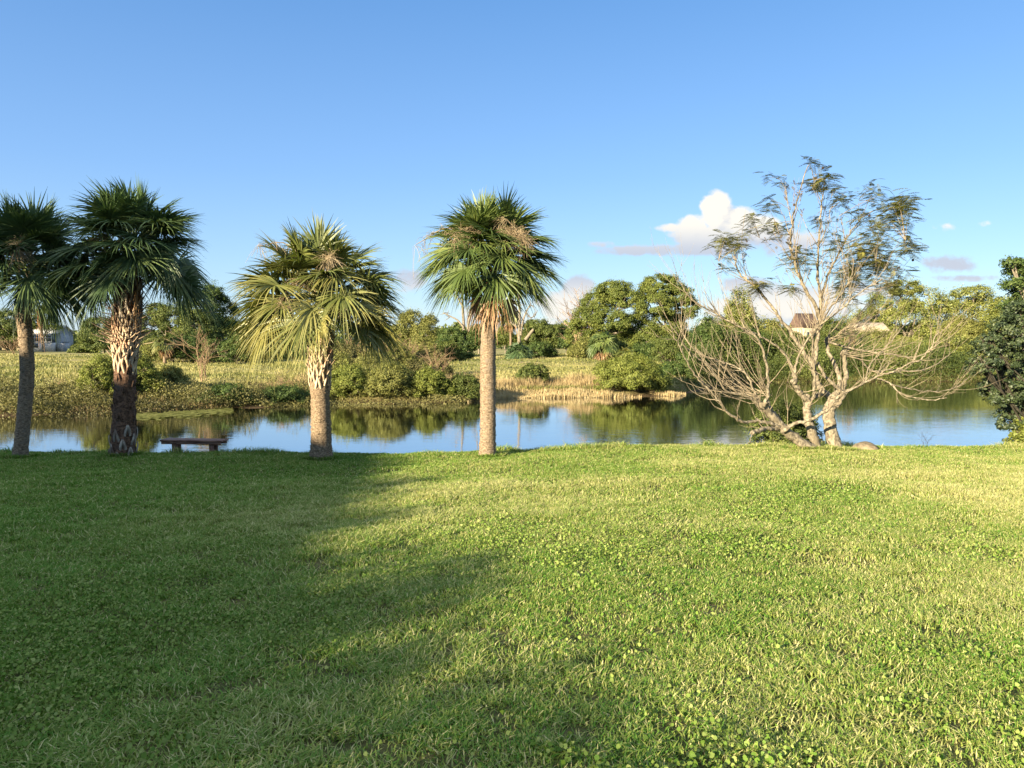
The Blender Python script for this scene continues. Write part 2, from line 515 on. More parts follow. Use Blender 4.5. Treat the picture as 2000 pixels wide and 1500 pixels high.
def water_mat():
    m, N = mat_new('pond_water')
    geo = N.n('ShaderNodeNewGeometry')
    pos = geo.outputs['Position']
    a = N.noise(N.mapping(pos, (1.0, 2.2, 1)), 1.6, 4, .55, .3)
    b = N.noise(N.mapping(pos, (.5, 1.2, 1)), 7.0, 3, .6, .4)
    c = N.noise(N.mapping(pos, (.10, .25, 1)), 1.0, 3, .5)
    h = N.m('ADD', N.m('MULTIPLY', a, 1.0), N.m('MULTIPLY', b, 0.25))
    st = N.smooth(c, 0.35, 0.7)
    bp = N.n('ShaderNodeBump')
    N.put(bp.inputs['Strength'], N.m('ADD', N.m('MULTIPLY', st, 0.6), 0.28))
    bp.inputs['Distance'].default_value = 0.006
    N.put(bp.inputs['Height'], h)
    bs = N.n('ShaderNodeBsdfPrincipled')
    bs.inputs['Base Color'].default_value = (0.010, 0.010, 0.006, 1)
    bs.inputs['Roughness'].default_value = 0.02
    bs.inputs['IOR'].default_value = 3.0
    N.t.links.new(bp.outputs[0], bs.inputs['Normal'])
    gl = N.n('ShaderNodeBsdfGlossy'); gl.inputs['Roughness'].default_value = 0.02; gl.inputs[0].default_value = (.93, .95, 1, 1)
    N.t.links.new(bp.outputs[0], gl.inputs['Normal'])
    mx = N.n('ShaderNodeMixShader'); mx.inputs[0].default_value = 0.5
    N.t.links.new(bs.outputs[0], mx.inputs[1]); N.t.links.new(gl.outputs[0], mx.inputs[2])
    out = N.n('ShaderNodeOutputMaterial'); N.t.links.new(mx.outputs[0], out.inputs[0])
    return m


# ------------------------------------------------------------------ ground and water
def build_ground():
    xs = np.concatenate([[-900, -600, -400, -280, -200, -150, -110, -85, -70, -60, -54, -50], np.arange(-47, 47.01, 0.4), [50, 54, 60, 70, 85, 110, 150, 200, 280, 400, 600, 900]])
    ys = np.concatenate([[-300, -120, -60, -30, -15, -8, -4], np.arange(-2, 21, 0.35), np.arange(21, 31, 1.0), np.arange(31, 66, 0.4), np.arange(66, 130, 1.5), np.arange(130, 260, 8), [300, 380, 500, 800, 1600]])
    X, Y = np.meshgrid(xs, ys)
    Z = H(X, Y)
    V = np.stack([X, Y, Z], -1).reshape(-1, 3)
    nx, ny = len(xs), len(ys)
    i = (np.arange(ny - 1)[:, None] * nx + np.arange(nx - 1)[None, :]).reshape(-1)
    Fq = np.stack([i, i + 1, i + 1 + nx, i + nx], -1)
    o = link_mesh('ground', V, [Fq], ground_mat(), None, None, True)
    o['kind'] = 'structure'
    V = np.array([[-400, 17, WATER], [400, 17, WATER], [400, 75, WATER], [-400, 75, WATER]])
    w = link_mesh('water', V, [np.array([[0, 1, 2, 3]])], water_mat())
    w['kind'] = 'structure'
build_ground()


# ------------------------------------------------------------------ lawn
YP_ = 15.0


def build_lawn():
    rng = np.random.default_rng(11)
    yb = [(1.2, 2.0, 7000), (2.0, 4.0, 13000), (4.0, 6.0, 10500), (6.0, 9.0, 7200), (9.0, 12.5, 4800), (12.5, 17.2, 3400)]
    px, py = [], []
    for y0, y1, dens in yb:
        w = 0.74 * y1 + 2.4
        n = int(2 * w * (y1 - y0) * dens)
        px.append(rng.uniform(-w, w, n)); py.append(rng.uniform(y0, y1, n))
    x = np.concatenate(px); y = np.concatenate(py)
    x = np.concatenate([x]); 
    # tussocks: push density and height around
    t1 = vnoise(x, y, 0.16, 31); t2 = vnoise(x, y, 0.75, 32); t3 = vnoise(x, y, 2.4, 33)
    keep = rng.uniform(0, 1, len(x)) < 0.10 + 1.15 * t1
    x, y, t1, t2, t3 = [q[keep] for q in (x, y, t1, t2, t3)]
    # taller untrimmed blades round the trunks and along the brink
    tall = np.zeros(len(x))
    for cxp in (38, 240, 627, 952, 1565, 1600, 1640):
        c = P(cxp, 884, YP_)
        rr = 0.20 + .14 * rng.uniform(0, 1, 900)
        aa = rng.uniform(0, 6.28, 900)
        x = np.concatenate([x, c[0] + rr * np.cos(aa)]); y = np.concatenate([y, YP_ + rr * np.sin(aa)])
        tall = np.concatenate([tall, np.full(900, 1.0)])
    m2 = 32000
    x = np.concatenate([x, rng.uniform(-13, 13, m2)]); y = np.concatenate([y, rng.uniform(15.7, 16.8, m2)])
    tall = np.concatenate([tall, 2.4 * vnoise(x[-m2:], y[-m2:], .5, 35) ** 2.2])
    t1 = vnoise(x, y, 0.16, 31); t2 = vnoise(x, y, 0.75, 32); t3 = vnoise(x, y, 2.4, 33)
    n = len(x)
    z = H(x, y)
    scale = 1 + 0.045 * np.clip(y - 5, 0, 12)
    h = (0.028 + 0.030 * t2 + 0.022 * t1 + rng.uniform(0, 0.022, n)) * (0.60 + .40 * t3) * (0.82 + .18 * sstep(y, 3, 9))
    h = h * (1 + 1.3 * tall)
    w = rng.uniform(0.0014, 0.0044, n) * scale * 1.1
    ang = rng.uniform(0, 2 * np.pi, n)
    lean = rng.uniform(0.1, 2.0, n)
    d = np.stack([np.cos(ang), np.sin(ang), np.zeros(n)], -1)
    tw = ang + np.pi / 2 + rng.uniform(-.6, .6, n)
    s = np.stack([np.cos(tw), np.sin(tw), rng.uniform(-.2, .2, n)], -1) * w[:, None]
    base = np.stack([x, y, z - 0.006], -1)
    mid = base + d * (h * lean * 0.35)[:, None] + np.array([0, 0, 1.0]) * (h * 0.62)[:, None]
    tip = base + d * (h * lean * 1.0)[:, None] + np.array([0, 0, 1.0]) * (h * rng.uniform(0.75, 1.05, n))[:, None]
    V = np.stack([base - s, base + s, mid + s * 0.85, mid - s * 0.85, tip], 1)
    i5 = np.arange(n)[:, None] * 5
    q = i5 + np.array([[0, 1, 2, 3]])
    t = i5 + np.array([[3, 2, 4]])
    # colour: greener tussocks, straw coloured blades between them (thatch)
    # the low left side by the trees is lusher, the open right side drier and full of straw
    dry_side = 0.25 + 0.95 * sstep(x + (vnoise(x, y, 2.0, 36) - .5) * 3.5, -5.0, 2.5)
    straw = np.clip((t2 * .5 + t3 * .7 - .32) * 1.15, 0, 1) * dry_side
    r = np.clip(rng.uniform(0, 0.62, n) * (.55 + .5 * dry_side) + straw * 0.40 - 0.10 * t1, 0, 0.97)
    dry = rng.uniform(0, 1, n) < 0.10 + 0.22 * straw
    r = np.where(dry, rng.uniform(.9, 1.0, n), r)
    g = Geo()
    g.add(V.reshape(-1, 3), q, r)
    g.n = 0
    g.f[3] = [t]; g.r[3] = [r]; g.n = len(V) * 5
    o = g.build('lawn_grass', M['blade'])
    tag(o, 'short mown lawn grass sloping to the pond', 'grass', kind='stuff')
    # round weed leaves in patches
    m = 300000
    y = 2.0 + 12 * rng.uniform(0, 1, m) ** 1.3
    x = rng.uniform(-1, 1, m) * (0.74 * y + 2.4)
    p = 0.01 + vnoise(x, y, 1.1, 41) * 0.6 + vnoise(x, y, 0.33, 42) * 0.4
    keep = rng.uniform(0, 1, m) < sstep(p, 0.46, 0.68) * np.clip(1.2 - y / 16, .3, 1) + 0.025
    x, y = x[keep], y[keep]
    m = len(x)
    z = H(x, y) + rng.uniform(0.018, 0.050, m)
    r = rng.uniform(0.004, 0.0125, m)
    tilt = rng.normal(size=(m, 3)) * .6 + np.array([-.15, -.25, .8])
    nn = unit(tilt)
    a = unit(np.cross(nn, rng.normal(size=(m, 3)))); b = np.cross(nn, a)
    k = 7
    th = np.arange(k) / k * 2 * np.pi
    cen = np.stack([x, y, z], -1)
    V = cen[:, None, :] + (a[:, None, :] * np.cos(th)[None, :, None] + b[:, None, :] * np.sin(th)[None, :, None]) * (r[:, None] * (1 + rng.uniform(-.15, .15, (m, k))))[:, :, None]
    V += nn[:, None, :] * (rng.uniform(-.3, .35, (m, k)) * r[:, None] + (np.cos(th * 2)[None, :] * .35 * r[:, None]))[:, :, None]
    Fk = np.arange(m)[:, None] * k + np.arange(k)[None, :]
    g = Geo(); g.add(V.reshape(-1, 3), Fk, rng.uniform(0, 1, m))
    o = g.build('round_weeds', M['clover'])
    tag(o, 'patches of round leaved clover and pennywort in the lawn', 'weeds', kind='stuff')
build_lawn()


# ------------------------------------------------------------------ grass of the far field, reeds and bank cover
def blades(g, x, y, h, w, rng, rnd, lean=0.4, z=None):
    n = len(x)
    if z is None: z = H(x, y)
    ang = rng.uniform(0, 2 * np.pi, n)
    d = np.stack([np.cos(ang), np.sin(ang), np.zeros(n)], -1) * (h * rng.uniform(0, lean, n))[:, None]
    s = np.stack([np.cos(ang + 1.57), np.sin(ang + 1.57), np.zeros(n)], -1) * w[:, None]
    # blades face the lens or the side at random
    base = np.stack([x, y, z - 0.02], -1)
    V = np.stack([base - s, base + s, base + d + np.array([0, 0, 1.0]) * h[:, None]], 1)
    g.add(V.reshape(-1, 3), np.arange(n)[:, None] * 3 + np.arange(3)[None, :], rnd)


def build_field():
    rng = np.random.default_rng(21)
    n = 260000
    # sample evenly on the picture: more near the shore
    a = rng.uniform(-0.85, 0.62, n)
    D = shore(a) + 1.0 + 90 * rng.uniform(0, 1, n) ** 1.7
    x = a * D; y = D
    p = vnoise(x, y, 5, 51) * .5 + vnoise(x, y, 1.4, 52) * .5
    h = (0.10 + 0.38 * p ** 2) * rng.uniform(.5, 1.2, n)
    w = 0.02 + 0.0005 * y
    w = w * rng.uniform(.6, 1.3, n)
    r = np.clip(vnoise(x, y, 8, 53) * .9 - .1 + rng.uniform(-.25, .3, n), 0, 1)
    g = Geo(); blades(g, x, y, h, w, rng, r, 0.8)
    o = g.build('field_grass', M['field_blade'])
    tag(o, 'rough yellowish grass over the field beyond the pond', 'grass', kind='stuff')
    # dry reeds and straw along the water in the middle and by the point
    g = Geo()
    for (a0, a1, n, d0, d1, hh, c0, c1) in [(-.055, .16, 8000, 1.2, 4.0, .55, .2, .8), (-.06, .235, 16000, -.9, 2.2, .30, .4, 1.0), (-.30, -.02, 5000, 3, 9, .7, .0, .7), (-.8, -.25, 12000, 0, 5, .35, 0, .6)]:
        a = rng.uniform(a0, a1, n)
        D = shore(a) + rng.uniform(d0, d1, n)
        x, y = a * D, D
        cl = vnoise(x, y, .8, 61) * np.minimum(1, (.15 + np.minimum(a - a0, a1 - a) / .025))
        z = np.maximum(H(x, y), WATER)
        kp = vnoise(x, y, 1.3, 62) > .34
        x, y, z, cl, n = x[kp], y[kp], z[kp], cl[kp], int(kp.sum())
        blades(g, x, y, hh * (0.35 + 1.0 * cl) * rng.uniform(.6, 1.2, n), rng.uniform(.012, .03, n), rng, rng.uniform(c0, c1, n), .55, z)
    o = g.build('dry_reeds', M['reed'])
    tag(o, 'dry straw coloured reeds along the far shore', 'reeds', kind='stuff')
    g = Geo()
    n = 60000
    a = rng.uniform(.27, .72, n); D = shore(a) + rng.uniform(-1.5, 4.0, n)
    x, y = a * D, D
    top = 2.6 * (0.15 + 1.2 * vnoise(x, y, 2.4, 75) ** 1.4)
    z = np.maximum(H(x, y), WATER - .05) + top * rng.uniform(0, 1, n) ** .8
    leaf_quads(g, np.stack([x, y, z], -1), rng.normal(size=(n, 3)) + np.array([-.2, -.4, .6]), rng.uniform(.07, .17, n), .5, rng, np.clip(vnoise(x, y, 3, 76) + rng.uniform(-.3, .3, n), 0, 1))
    n = 40000
    a = rng.uniform(.235, .50, n); D = shore(a) + rng.uniform(1.0, 7.0, n)
    x, y = a * D, D
    z = H(x, y) + 3.6 * (0.25 + 1.0 * vnoise(x, y, 2.0, 77) ** 1.3) * rng.uniform(0, 1, n) ** .7
    leaf_quads(g, np.stack([x, y, z], -1), rng.normal(size=(n, 3)) + np.array([-.2, -.4, .6]), rng.uniform(.08, .20, n), .5, rng, np.clip(.6 * vnoise(x, y, 2, 78) + rng.uniform(-.3, .2, n), 0, 1))
    o = g.build('shore_foliage', M['oak'])
    tag(o, 'mass of overhanging green growth along the right far shore', 'undergrowth', kind='stuff')
    # low tangled cover on the far bank
    g = Geo()
    for (a0, a1, n, d0, d1, hh) in [(-.85, -.26, 60000, -.8, 3.8, 1.0), (-.26, -.03, 9000, -.8, 2.5, .6), (.17, .26, 1500, 1.5, 4, .6), (.26, .66, 22000, -1.0, 3.0, .8)]:
        a = rng.uniform(a0, a1, n)
        D = shore(a) + rng.uniform(d0, d1, n)
        x, y = a * D, D
        top = hh * (0.10 + 1.5 * vnoise(x, y, 1.1, 71) ** 2)
        z = np.maximum(H(x, y), WATER - .1) + top * rng.uniform(0, 1, n) ** .8
        pos = np.stack([x, y, z], -1)
        leaf_quads(g, pos, rng.normal(size=(n, 3)) + np.array([0, -.2, .6]), rng.uniform(.04, .12, n), .5, rng, np.clip(vnoise(x, y, 2.2, 72) + rng.uniform(-.3, .3, n), 0, 1))
    o = g.build('bank_undergrowth', M['brown_scrub'])
    tag(o, 'low brownish undergrowth tangled along the far bank', 'undergrowth', kind='stuff')
build_field()


# ------------------------------------------------------------------ sabal palms
def fan(g, gs, hub, dirv, plen, rad, droop, rng, nl=42, spread=2.35, rnd0=0.5, tipdry=0.0):
    """one fan leaf: petiole into gs, blade segments into g"""
    d = unit(dirv)
    hz = unit(np.array([d[0], d[1], 0.0]) + 1e-6)
    K = 8
    t = np.linspace(0, 1, K)
    p = hub + d * (plen * t)[:, None] + np.array([0, 0, -1.0]) * (droop * plen * 0.45 * t ** 2)[:, None]
    tube(gs, p, np.linspace(.020, .011, K), 4, np.clip(rnd0 + .15, 0, 1))
    tan = unit(p[-1] - p[-2])
    ce = math.sqrt(max(0., 1 - d[2] ** 2))
    tan = unit(tan + np.array([0, 0, -1.0]) * rng.uniform(.15, .85) * ce ** 2.5 * (.45 + droop) + rng.normal(size=3) * .10)
    side = unit(np.cross(tan, [0, 0, 1]) + rng.normal(size=3) * .30)
    nrm = np.cross(side, tan)
    if nrm[2] < 0 and d[2] > -.3: nrm = -nrm
    # costa continues a short way, bending down
    th = np.linspace(-spread, spread, nl) + rng.uniform(-.03, .03, nl)
    o = p[-1]
    L = rad * (0.80 + 0.20 * np.cos(th * .6)) * rng.uniform(.86, 1.06, nl)
    root = o + tan * (0.16 * rad * np.cos(th * .5) ** 2)[:, None]
    dr = tan * np.cos(th)[:, None] + side * np.sin(th)[:, None]
    dr = unit(dr + nrm * (0.22 * (1 + 0 * th))[:, None] + rng.normal(size=(nl, 3)) * .035)
    S = 6
    s = np.linspace(0, 1, S)
    sag = (0.10 + 0.44 * droop) * rng.uniform(.4, 1.9, nl)
    C0 = root[:, None, :] + dr[:, None, :] * (L[:, None] * s[None, :])[:, :, None]
    C0 = C0 + np.array([0, 0, -1.0]) * ((L * sag)[:, None] * (s[None, :] ** 2.4))[:, :, None]
    wid = np.array([.25, .85, .95, .55, .28, .05]) * 2 * rad * math.sin(spread / nl) * .36
    wd = unit(np.cross(dr, nrm))
    alt = np.where(np.arange(nl) % 2 == 0, 1, -1)[:, None] * .45
    wd = unit(wd + nrm * alt)
    A = C0 - wd[:, None, :] * wid[None, :, None]
    B = C0 + wd[:, None, :] * wid[None, :, None]
    V = np.stack([A, B], 2).reshape(-1, 3)
    i = (np.arange(nl)[:, None] * (2 * S) + np.arange(S - 1)[None, :] * 2)
    Fq = np.stack([i, i + 1, i + 3, i + 2], -1).reshape(-1, 4)
    r = np.clip(rnd0 + rng.uniform(-.15, .15, nl)[:, None] + tipdry * s[None, 1:] ** 2, 0, 1)
    g.add(V, Fq, r.ravel())


def seed_cluster(parent, start, end, size, rng, n=260, sag=.5):
    """a spent flower stalk with its bunch of thread-like twigs"""
    g = Geo()
    start, end = np.array(start), np.array(end)
    mid = (start + end) / 2 + np.array([0, 0, .35 * np.linalg.norm(end - start)])
    st = curve([start, mid, end], 9)
    tube(g, st, np.linspace(.014, .006, 9), 4, .4)
    for k in range(n):
        b = st[rng.integers(3, 9)] + rng.normal(size=3) * size * .10
        d = unit(rng.normal(size=3) + np.array([0, 0, -.25]))
        L = size * rng.uniform(.5, 1.15)
        q = np.linspace(0, 1, 5)[:, None]
        c = b + d * L * q + np.array([0, 0, -1]) * L * sag * q ** 2 + rng.normal(size=(5, 3)) * size * .03
        tube(g, c, np.linspace(.0035, .002, 5), 3, rng.uniform(0, 1))
    return g.build('seed_cluster', M['seed'], parent)


def boots(parent, path, rad, lo, hi, rng, mat, n=40, stub=.12, name='leaf_bases', legs=.16, wide=.045, out=0.55, flat=0.0):
    """split old leaf bases that grip the trunk, each an upside-down V with a stub"""
    g = Geo()
    for k in range(n):
        f = lo + (hi - lo) * (k + rng.uniform(-.3, .3)) / n
        f = min(max(f, 0), 1)
        c = path(f); r = rad(f)
        a = k * 2.399963
        def on(da, dz, rr=1.03):
            return c + np.array([math.cos(a + da) * r * rr, math.sin(a + da) * r * rr, dz])
        wj = legs / r * .30
        apex = on(0, legs * .55, 1.10)
        for sgn in (-1, 1):
            q = curve([on(sgn * wj, -legs * .75, 1.0), on(sgn * wj * .6, -legs * .1, 1.10), apex], 5)
            nrm = unit(q - (c + np.array([0, 0, 0])) * np.array([1, 1, 0]) - np.array([0, 0, 1]) * q[:, 2:3] * 1.0)
            nrm = unit(np.stack([q[:, 0] - c[0], q[:, 1] - c[1], 0 * q[:, 0]], -1))
            t = unit(np.gradient(q, axis=0)); s = unit(np.cross(nrm, t))
            w = np.array([.75, .95, 1, .9, .7])[:, None] * wide * .5
            V = np.stack([q - s * w, q + nrm * w * .55, q + s * w, q - nrm * w * .3], 1).reshape(-1, 3)
            i = np.arange(4)[:, None] * 4 + np.arange(4)[None, :]
            j = np.arange(4)[:, None] * 4 + (np.arange(4)[None, :] + 1) % 4
            g.add(V, np.stack([i, j, j + 4, i + 4], -1).reshape(-1, 4), .5)
            g.add(V[:4], np.array([[3, 2, 1, 0]]), .5)
        # stub
        L = stub * rng.uniform(.5, 1.4)
        od = np.array([math.cos(a + rng.uniform(-.25, .25)), math.sin(a + rng.uniform(-.25, .25)), 0])
        upw = rng.uniform(.5, 1.0) * (1 - flat) + flat * rng.uniform(-.1, .25)
        dd = unit(od * out + np.array([0, 0, upw]))
        q = apex - dd * .03 + dd * L * np.linspace(0, 1, 4)[:, None] + np.array([0, 0, 1]) * (L * .15) * (np.linspace(0, 1, 4) ** 2)[:, None]
        s = unit(np.cross(dd, od + np.array([0.01, 0, .0]) + np.array([0, 0, .3])))
        nn = np.cross(s, dd)
        w = np.array([1.0, .85, .7, .5])[:, None] * wide * .6 * rng.uniform(.7, 1.1)
        V = np.stack([q - s * w, q + nn * w * .45, q + s * w, q - nn * w * .35], 1).reshape(-1, 3)
        i = np.arange(3)[:, None] * 4 + np.arange(4)[None, :]
        j = np.arange(3)[:, None] * 4 + (np.arange(4)[None, :] + 1) % 4
        g.add(V, np.stack([i, j, j + 4, i + 4], -1).reshape(-1, 4), .5)
        g.add(V[-4:], np.array([[0, 1, 2, 3]]), .5)
    return g.build(name, mat, parent)


def palm(label, Y, cpx, widths, hubpx, nf, up_len, side_len, rad, seed, mats, tmat, droop=.5, group='cabbage palms along the edge of the lawn', dead=0, low=-.55, tipdry=0.0, xs=1.0, nl=60, name='cabbage_palm', extra=()):
    """cpx: trunk centre line in photo positions, base first"""
    rng = np.random.default_rng(seed)
    pts = np.array([P(px, py, Y) for px, py in cpx])
    base = pts[0].copy(); base[2] = float(H(base[0], base[1])) - 0.05
    pts[0] = base
    t = thing(name, label, 'palm tree', base, group)
    path_c = curve(pts, 60)
    wf = np.array([w[0] for w in widths]); wr = np.array([w[1] / 2 * Y / F for w in widths])
    path = lambda f: np.array([np.interp(f * 59, np.arange(60), path_c[:, k]) for k in range(3)])
    rad_f = lambda f: float(np.interp(f, wf, wr))
    g = Geo()
    rr = np.array([rad_f(f) for f in np.linspace(0, 1, 60)])
    rr = rr * (1 + .16 * np.exp(-np.linspace(0, 60, 60) / 1.6)) * (1 + .03 * np.sin(np.linspace(0, 1, 60) * 150)) * (1 + .02 * rng.normal(size=60))
    tube(g, path_c, rr, 20, .5, True, .035, rng)
    # ragged fibres and chips that roughen the outline
    for k in range(140):
        f = rng.uniform(0.02, 1); a = rng.uniform(0, 6.28); c = path(f); r = rad_f(f)
        o = np.array([math.cos(a), math.sin(a), 0])
        tt = np.array([-math.sin(a), math.cos(a), 0])
        b = c + o * r * .97
        L = rng.uniform(.010, .032)
        w = rng.uniform(.012, .035)
        V = [b - tt * w, b + tt * w, b + tt * w * .5 + o * L + np.array([0, 0, L * rng.uniform(-.2, 1.2)]), b - tt * w * .5 + o * L * .8 + np.array([0, 0, L * rng.uniform(-.2, 1.2)])]
        g.add(V, [[0, 1, 2, 3]], .5)
        g.add([V[0], V[3], V[2], V[1], b + np.array([0, 0, -w])], [[0, 1, 4], [1, 2, 4], [2, 3, 4]], .5)
    g.build('trunk', tmat, t)
    hub = P(hubpx[0], hubpx[1], Y)
    g, gs = Geo(), Geo()
    for k in range(nf):
        f = (k + .5) / nf
        el = math.asin(np.clip(1 - (1 - low) * f, -1, 1)) + rng.uniform(-.10, .10)
        az = k * 2.399963 + rng.uniform(-.25, .25)
        d = np.array([math.cos(az) * math.cos(el) * xs, math.sin(az) * math.cos(el), math.sin(el)])
        se = max(math.sin(el), 0)
        pl = (side_len + (up_len - side_len) * se ** 1.3) * (1 + .24 * max(0, math.sin(2 * el)))
        dr = droop * (.35 + .65 * math.cos(el) ** 2) * rng.uniform(.7, 1.3)
        old = f > .78
        r0 = np.clip(.5 + rng.uniform(-.28, .28) + (.2 if old else 0), 0, 1)
        fan(g, gs, hub + d * .08 + np.array([0, 0, .30 * (1 - f) + .02]), d, pl * rng.uniform(.85, 1.12), rad * rng.uniform(.85, 1.1), dr, rng, nl, 2.2 if not old else 2.0, r0, tipdry * (1 if f > .5 else .3))
    # single leaves that hang where the photograph shows them: bearing, elevation, stalk, blade, tone
    for (az, el, pl, rd, tone) in extra:
        d = np.array([math.cos(az) * math.cos(el), math.sin(az) * math.cos(el), math.sin(el)])
        fan(g, gs, hub + np.array([0, 0, .1]), d, pl, rd, .85, rng, 64, 2.1, tone * .75, .25)
    g.build('crown', mats[0], t)
    gs.build('petioles', mats[1], t)
    if dead:
        g, gs = Geo(), Geo()
        for k in range(dead):
            az = rng.uniform(0, 6.28)
            el = rng.uniform(-1.1, -.75)
            d = np.array([math.cos(az) * math.cos(el), math.sin(az) * math.cos(el), math.sin(el)])
            fan(g, gs, hub + np.array([0, 0, -.05]), d, side_len * .75, rad * .62, .95, rng, 22, 1.5, rng.uniform(.2, .8))
        g.build('dead_fronds', M['dead_frond'], t)
        gs.build('dead_petioles', M['dead_frond'], t)
    return t, path, rad_f, hub, rng


YP = 15.0
# the tall smooth one in the middle of the lawn's edge
t4, path4, rad4, hub4, rg = palm('slender cabbage palm with bare trunk and full round crown in the sunlight', YP,
    [(952, 884), (953, 820), (953, 720), (954, 640), (957, 560)], [(0, 36), (.06, 33), (.2, 31), (.6, 30), (1, 24)],
    (957, 518), 64, 0.40, 0.66, .76, 104, (M['palm'], M['palm']), M['trunk_smooth'], .42, dead=8, low=-.20)
seed_cluster(t4, hub4, P(1024, 470, YP - .95), .30, rg, 420, .25)
seed_cluster(t4, hub4, P(890, 462, YP - .9), .30, rg, 150, .4)
seed_cluster(t4, hub4, P(985, 430, YP - .8), .22, rg, 90, .5)
seed_cluster(t4, hub4, P(812, 478, YP - .2), .30, rg, 45, .9)
# the squat golden one
t3, path3, rad3, hub3, rg = palm('short cabbage palm with leafy criss-crossed trunk and wide yellowing crown', YP,
    [(627, 884), (627, 830), (625, 760), (625, 700), (630, 640)], [(0, 47), (.12, 41), (.4, 36), (.6, 38), (.8, 44), (1, 42)],
    (627, 592), 50, 0.46, 0.92, .82, 103, (M['palm_gold'], M['palm_gold']), M['trunk_fibre'], .55, dead=0, low=-.15, tipdry=.35, extra=[(3.14, -.08, .98, .8, .85), (3.5, -.15, .95, .72, .95), (2.8, -.1, .9, .72, .7), (-.1, -.10, .98, .78, .75), (-.45, -.2, .92, .7, .8), (.3, -.12, .95, .75, .6), (3.9, -.3, .7, .5, .98)])
boots(t3, path3, rad3, .54, 1.0, rg, M['boot'], 58, .15, legs=.17, wide=.058, out=.7)
seed_cluster(t3, hub3, P(548, 590, YP - 1.1), .30, rg, 170, .5)
seed_cluster(t3, hub3, P(645, 505, YP - .9), .34, rg, 170, .5)
seed_cluster(t3, hub3, P(508, 480, YP - .5), .30, rg, 50, .9)
seed_cluster(t3, hub3, P(700, 660, YP - .6), .26, rg, 90, .6)
# the shaggy one
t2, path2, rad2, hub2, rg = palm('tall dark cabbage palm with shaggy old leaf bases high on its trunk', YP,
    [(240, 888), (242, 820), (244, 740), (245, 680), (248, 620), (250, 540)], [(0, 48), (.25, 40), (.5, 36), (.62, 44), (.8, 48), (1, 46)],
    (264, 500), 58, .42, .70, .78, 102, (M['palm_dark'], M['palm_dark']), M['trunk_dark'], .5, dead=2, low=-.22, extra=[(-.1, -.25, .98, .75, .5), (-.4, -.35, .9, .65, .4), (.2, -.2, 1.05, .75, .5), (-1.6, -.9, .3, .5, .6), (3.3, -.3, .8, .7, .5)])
boots(t2, path2, rad2, 0.0, .17, rg, M['boot_grey'], 20, .04, legs=.17, wide=.06, out=.2)
boots(t2, path2, rad2, .47, .62, rg, M['boot'], 26, .20, legs=.20, wide=.06, out=.8, name='leaf_bases')
boots(t2, path2, rad2, .60, .84, rg, M['boot'], 96, .34, legs=.12, wide=.038, name='shredded_leaf_bases', flat=.85, out=.9)
boots(t2, path2, rad2, .80, .98, rg, M['boot_grey'], 40, .22, legs=.12, wide=.05, name='dark_leaf_bases', out=.5)
boots(t2, path2, rad2, .20, .48, rg, M['trunk_dark'], 20, .05, legs=.14, wide=.05, name='worn_leaf_bases', out=.3)
seed_cluster(t2, hub2, P(190, 470, YP - .8), .26, rg, 110, .5)
# the leaning one at the left edge
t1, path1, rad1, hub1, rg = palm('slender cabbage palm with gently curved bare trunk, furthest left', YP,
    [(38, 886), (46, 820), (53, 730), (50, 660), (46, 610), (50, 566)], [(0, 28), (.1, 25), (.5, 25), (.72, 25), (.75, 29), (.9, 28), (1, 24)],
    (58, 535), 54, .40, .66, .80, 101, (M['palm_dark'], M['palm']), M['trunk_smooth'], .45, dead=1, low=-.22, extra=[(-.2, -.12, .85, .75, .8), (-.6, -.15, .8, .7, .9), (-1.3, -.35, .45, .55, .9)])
seed_cluster(t1, hub1, P(32, 492, YP - 1.0), .30, rg, 380, .4)


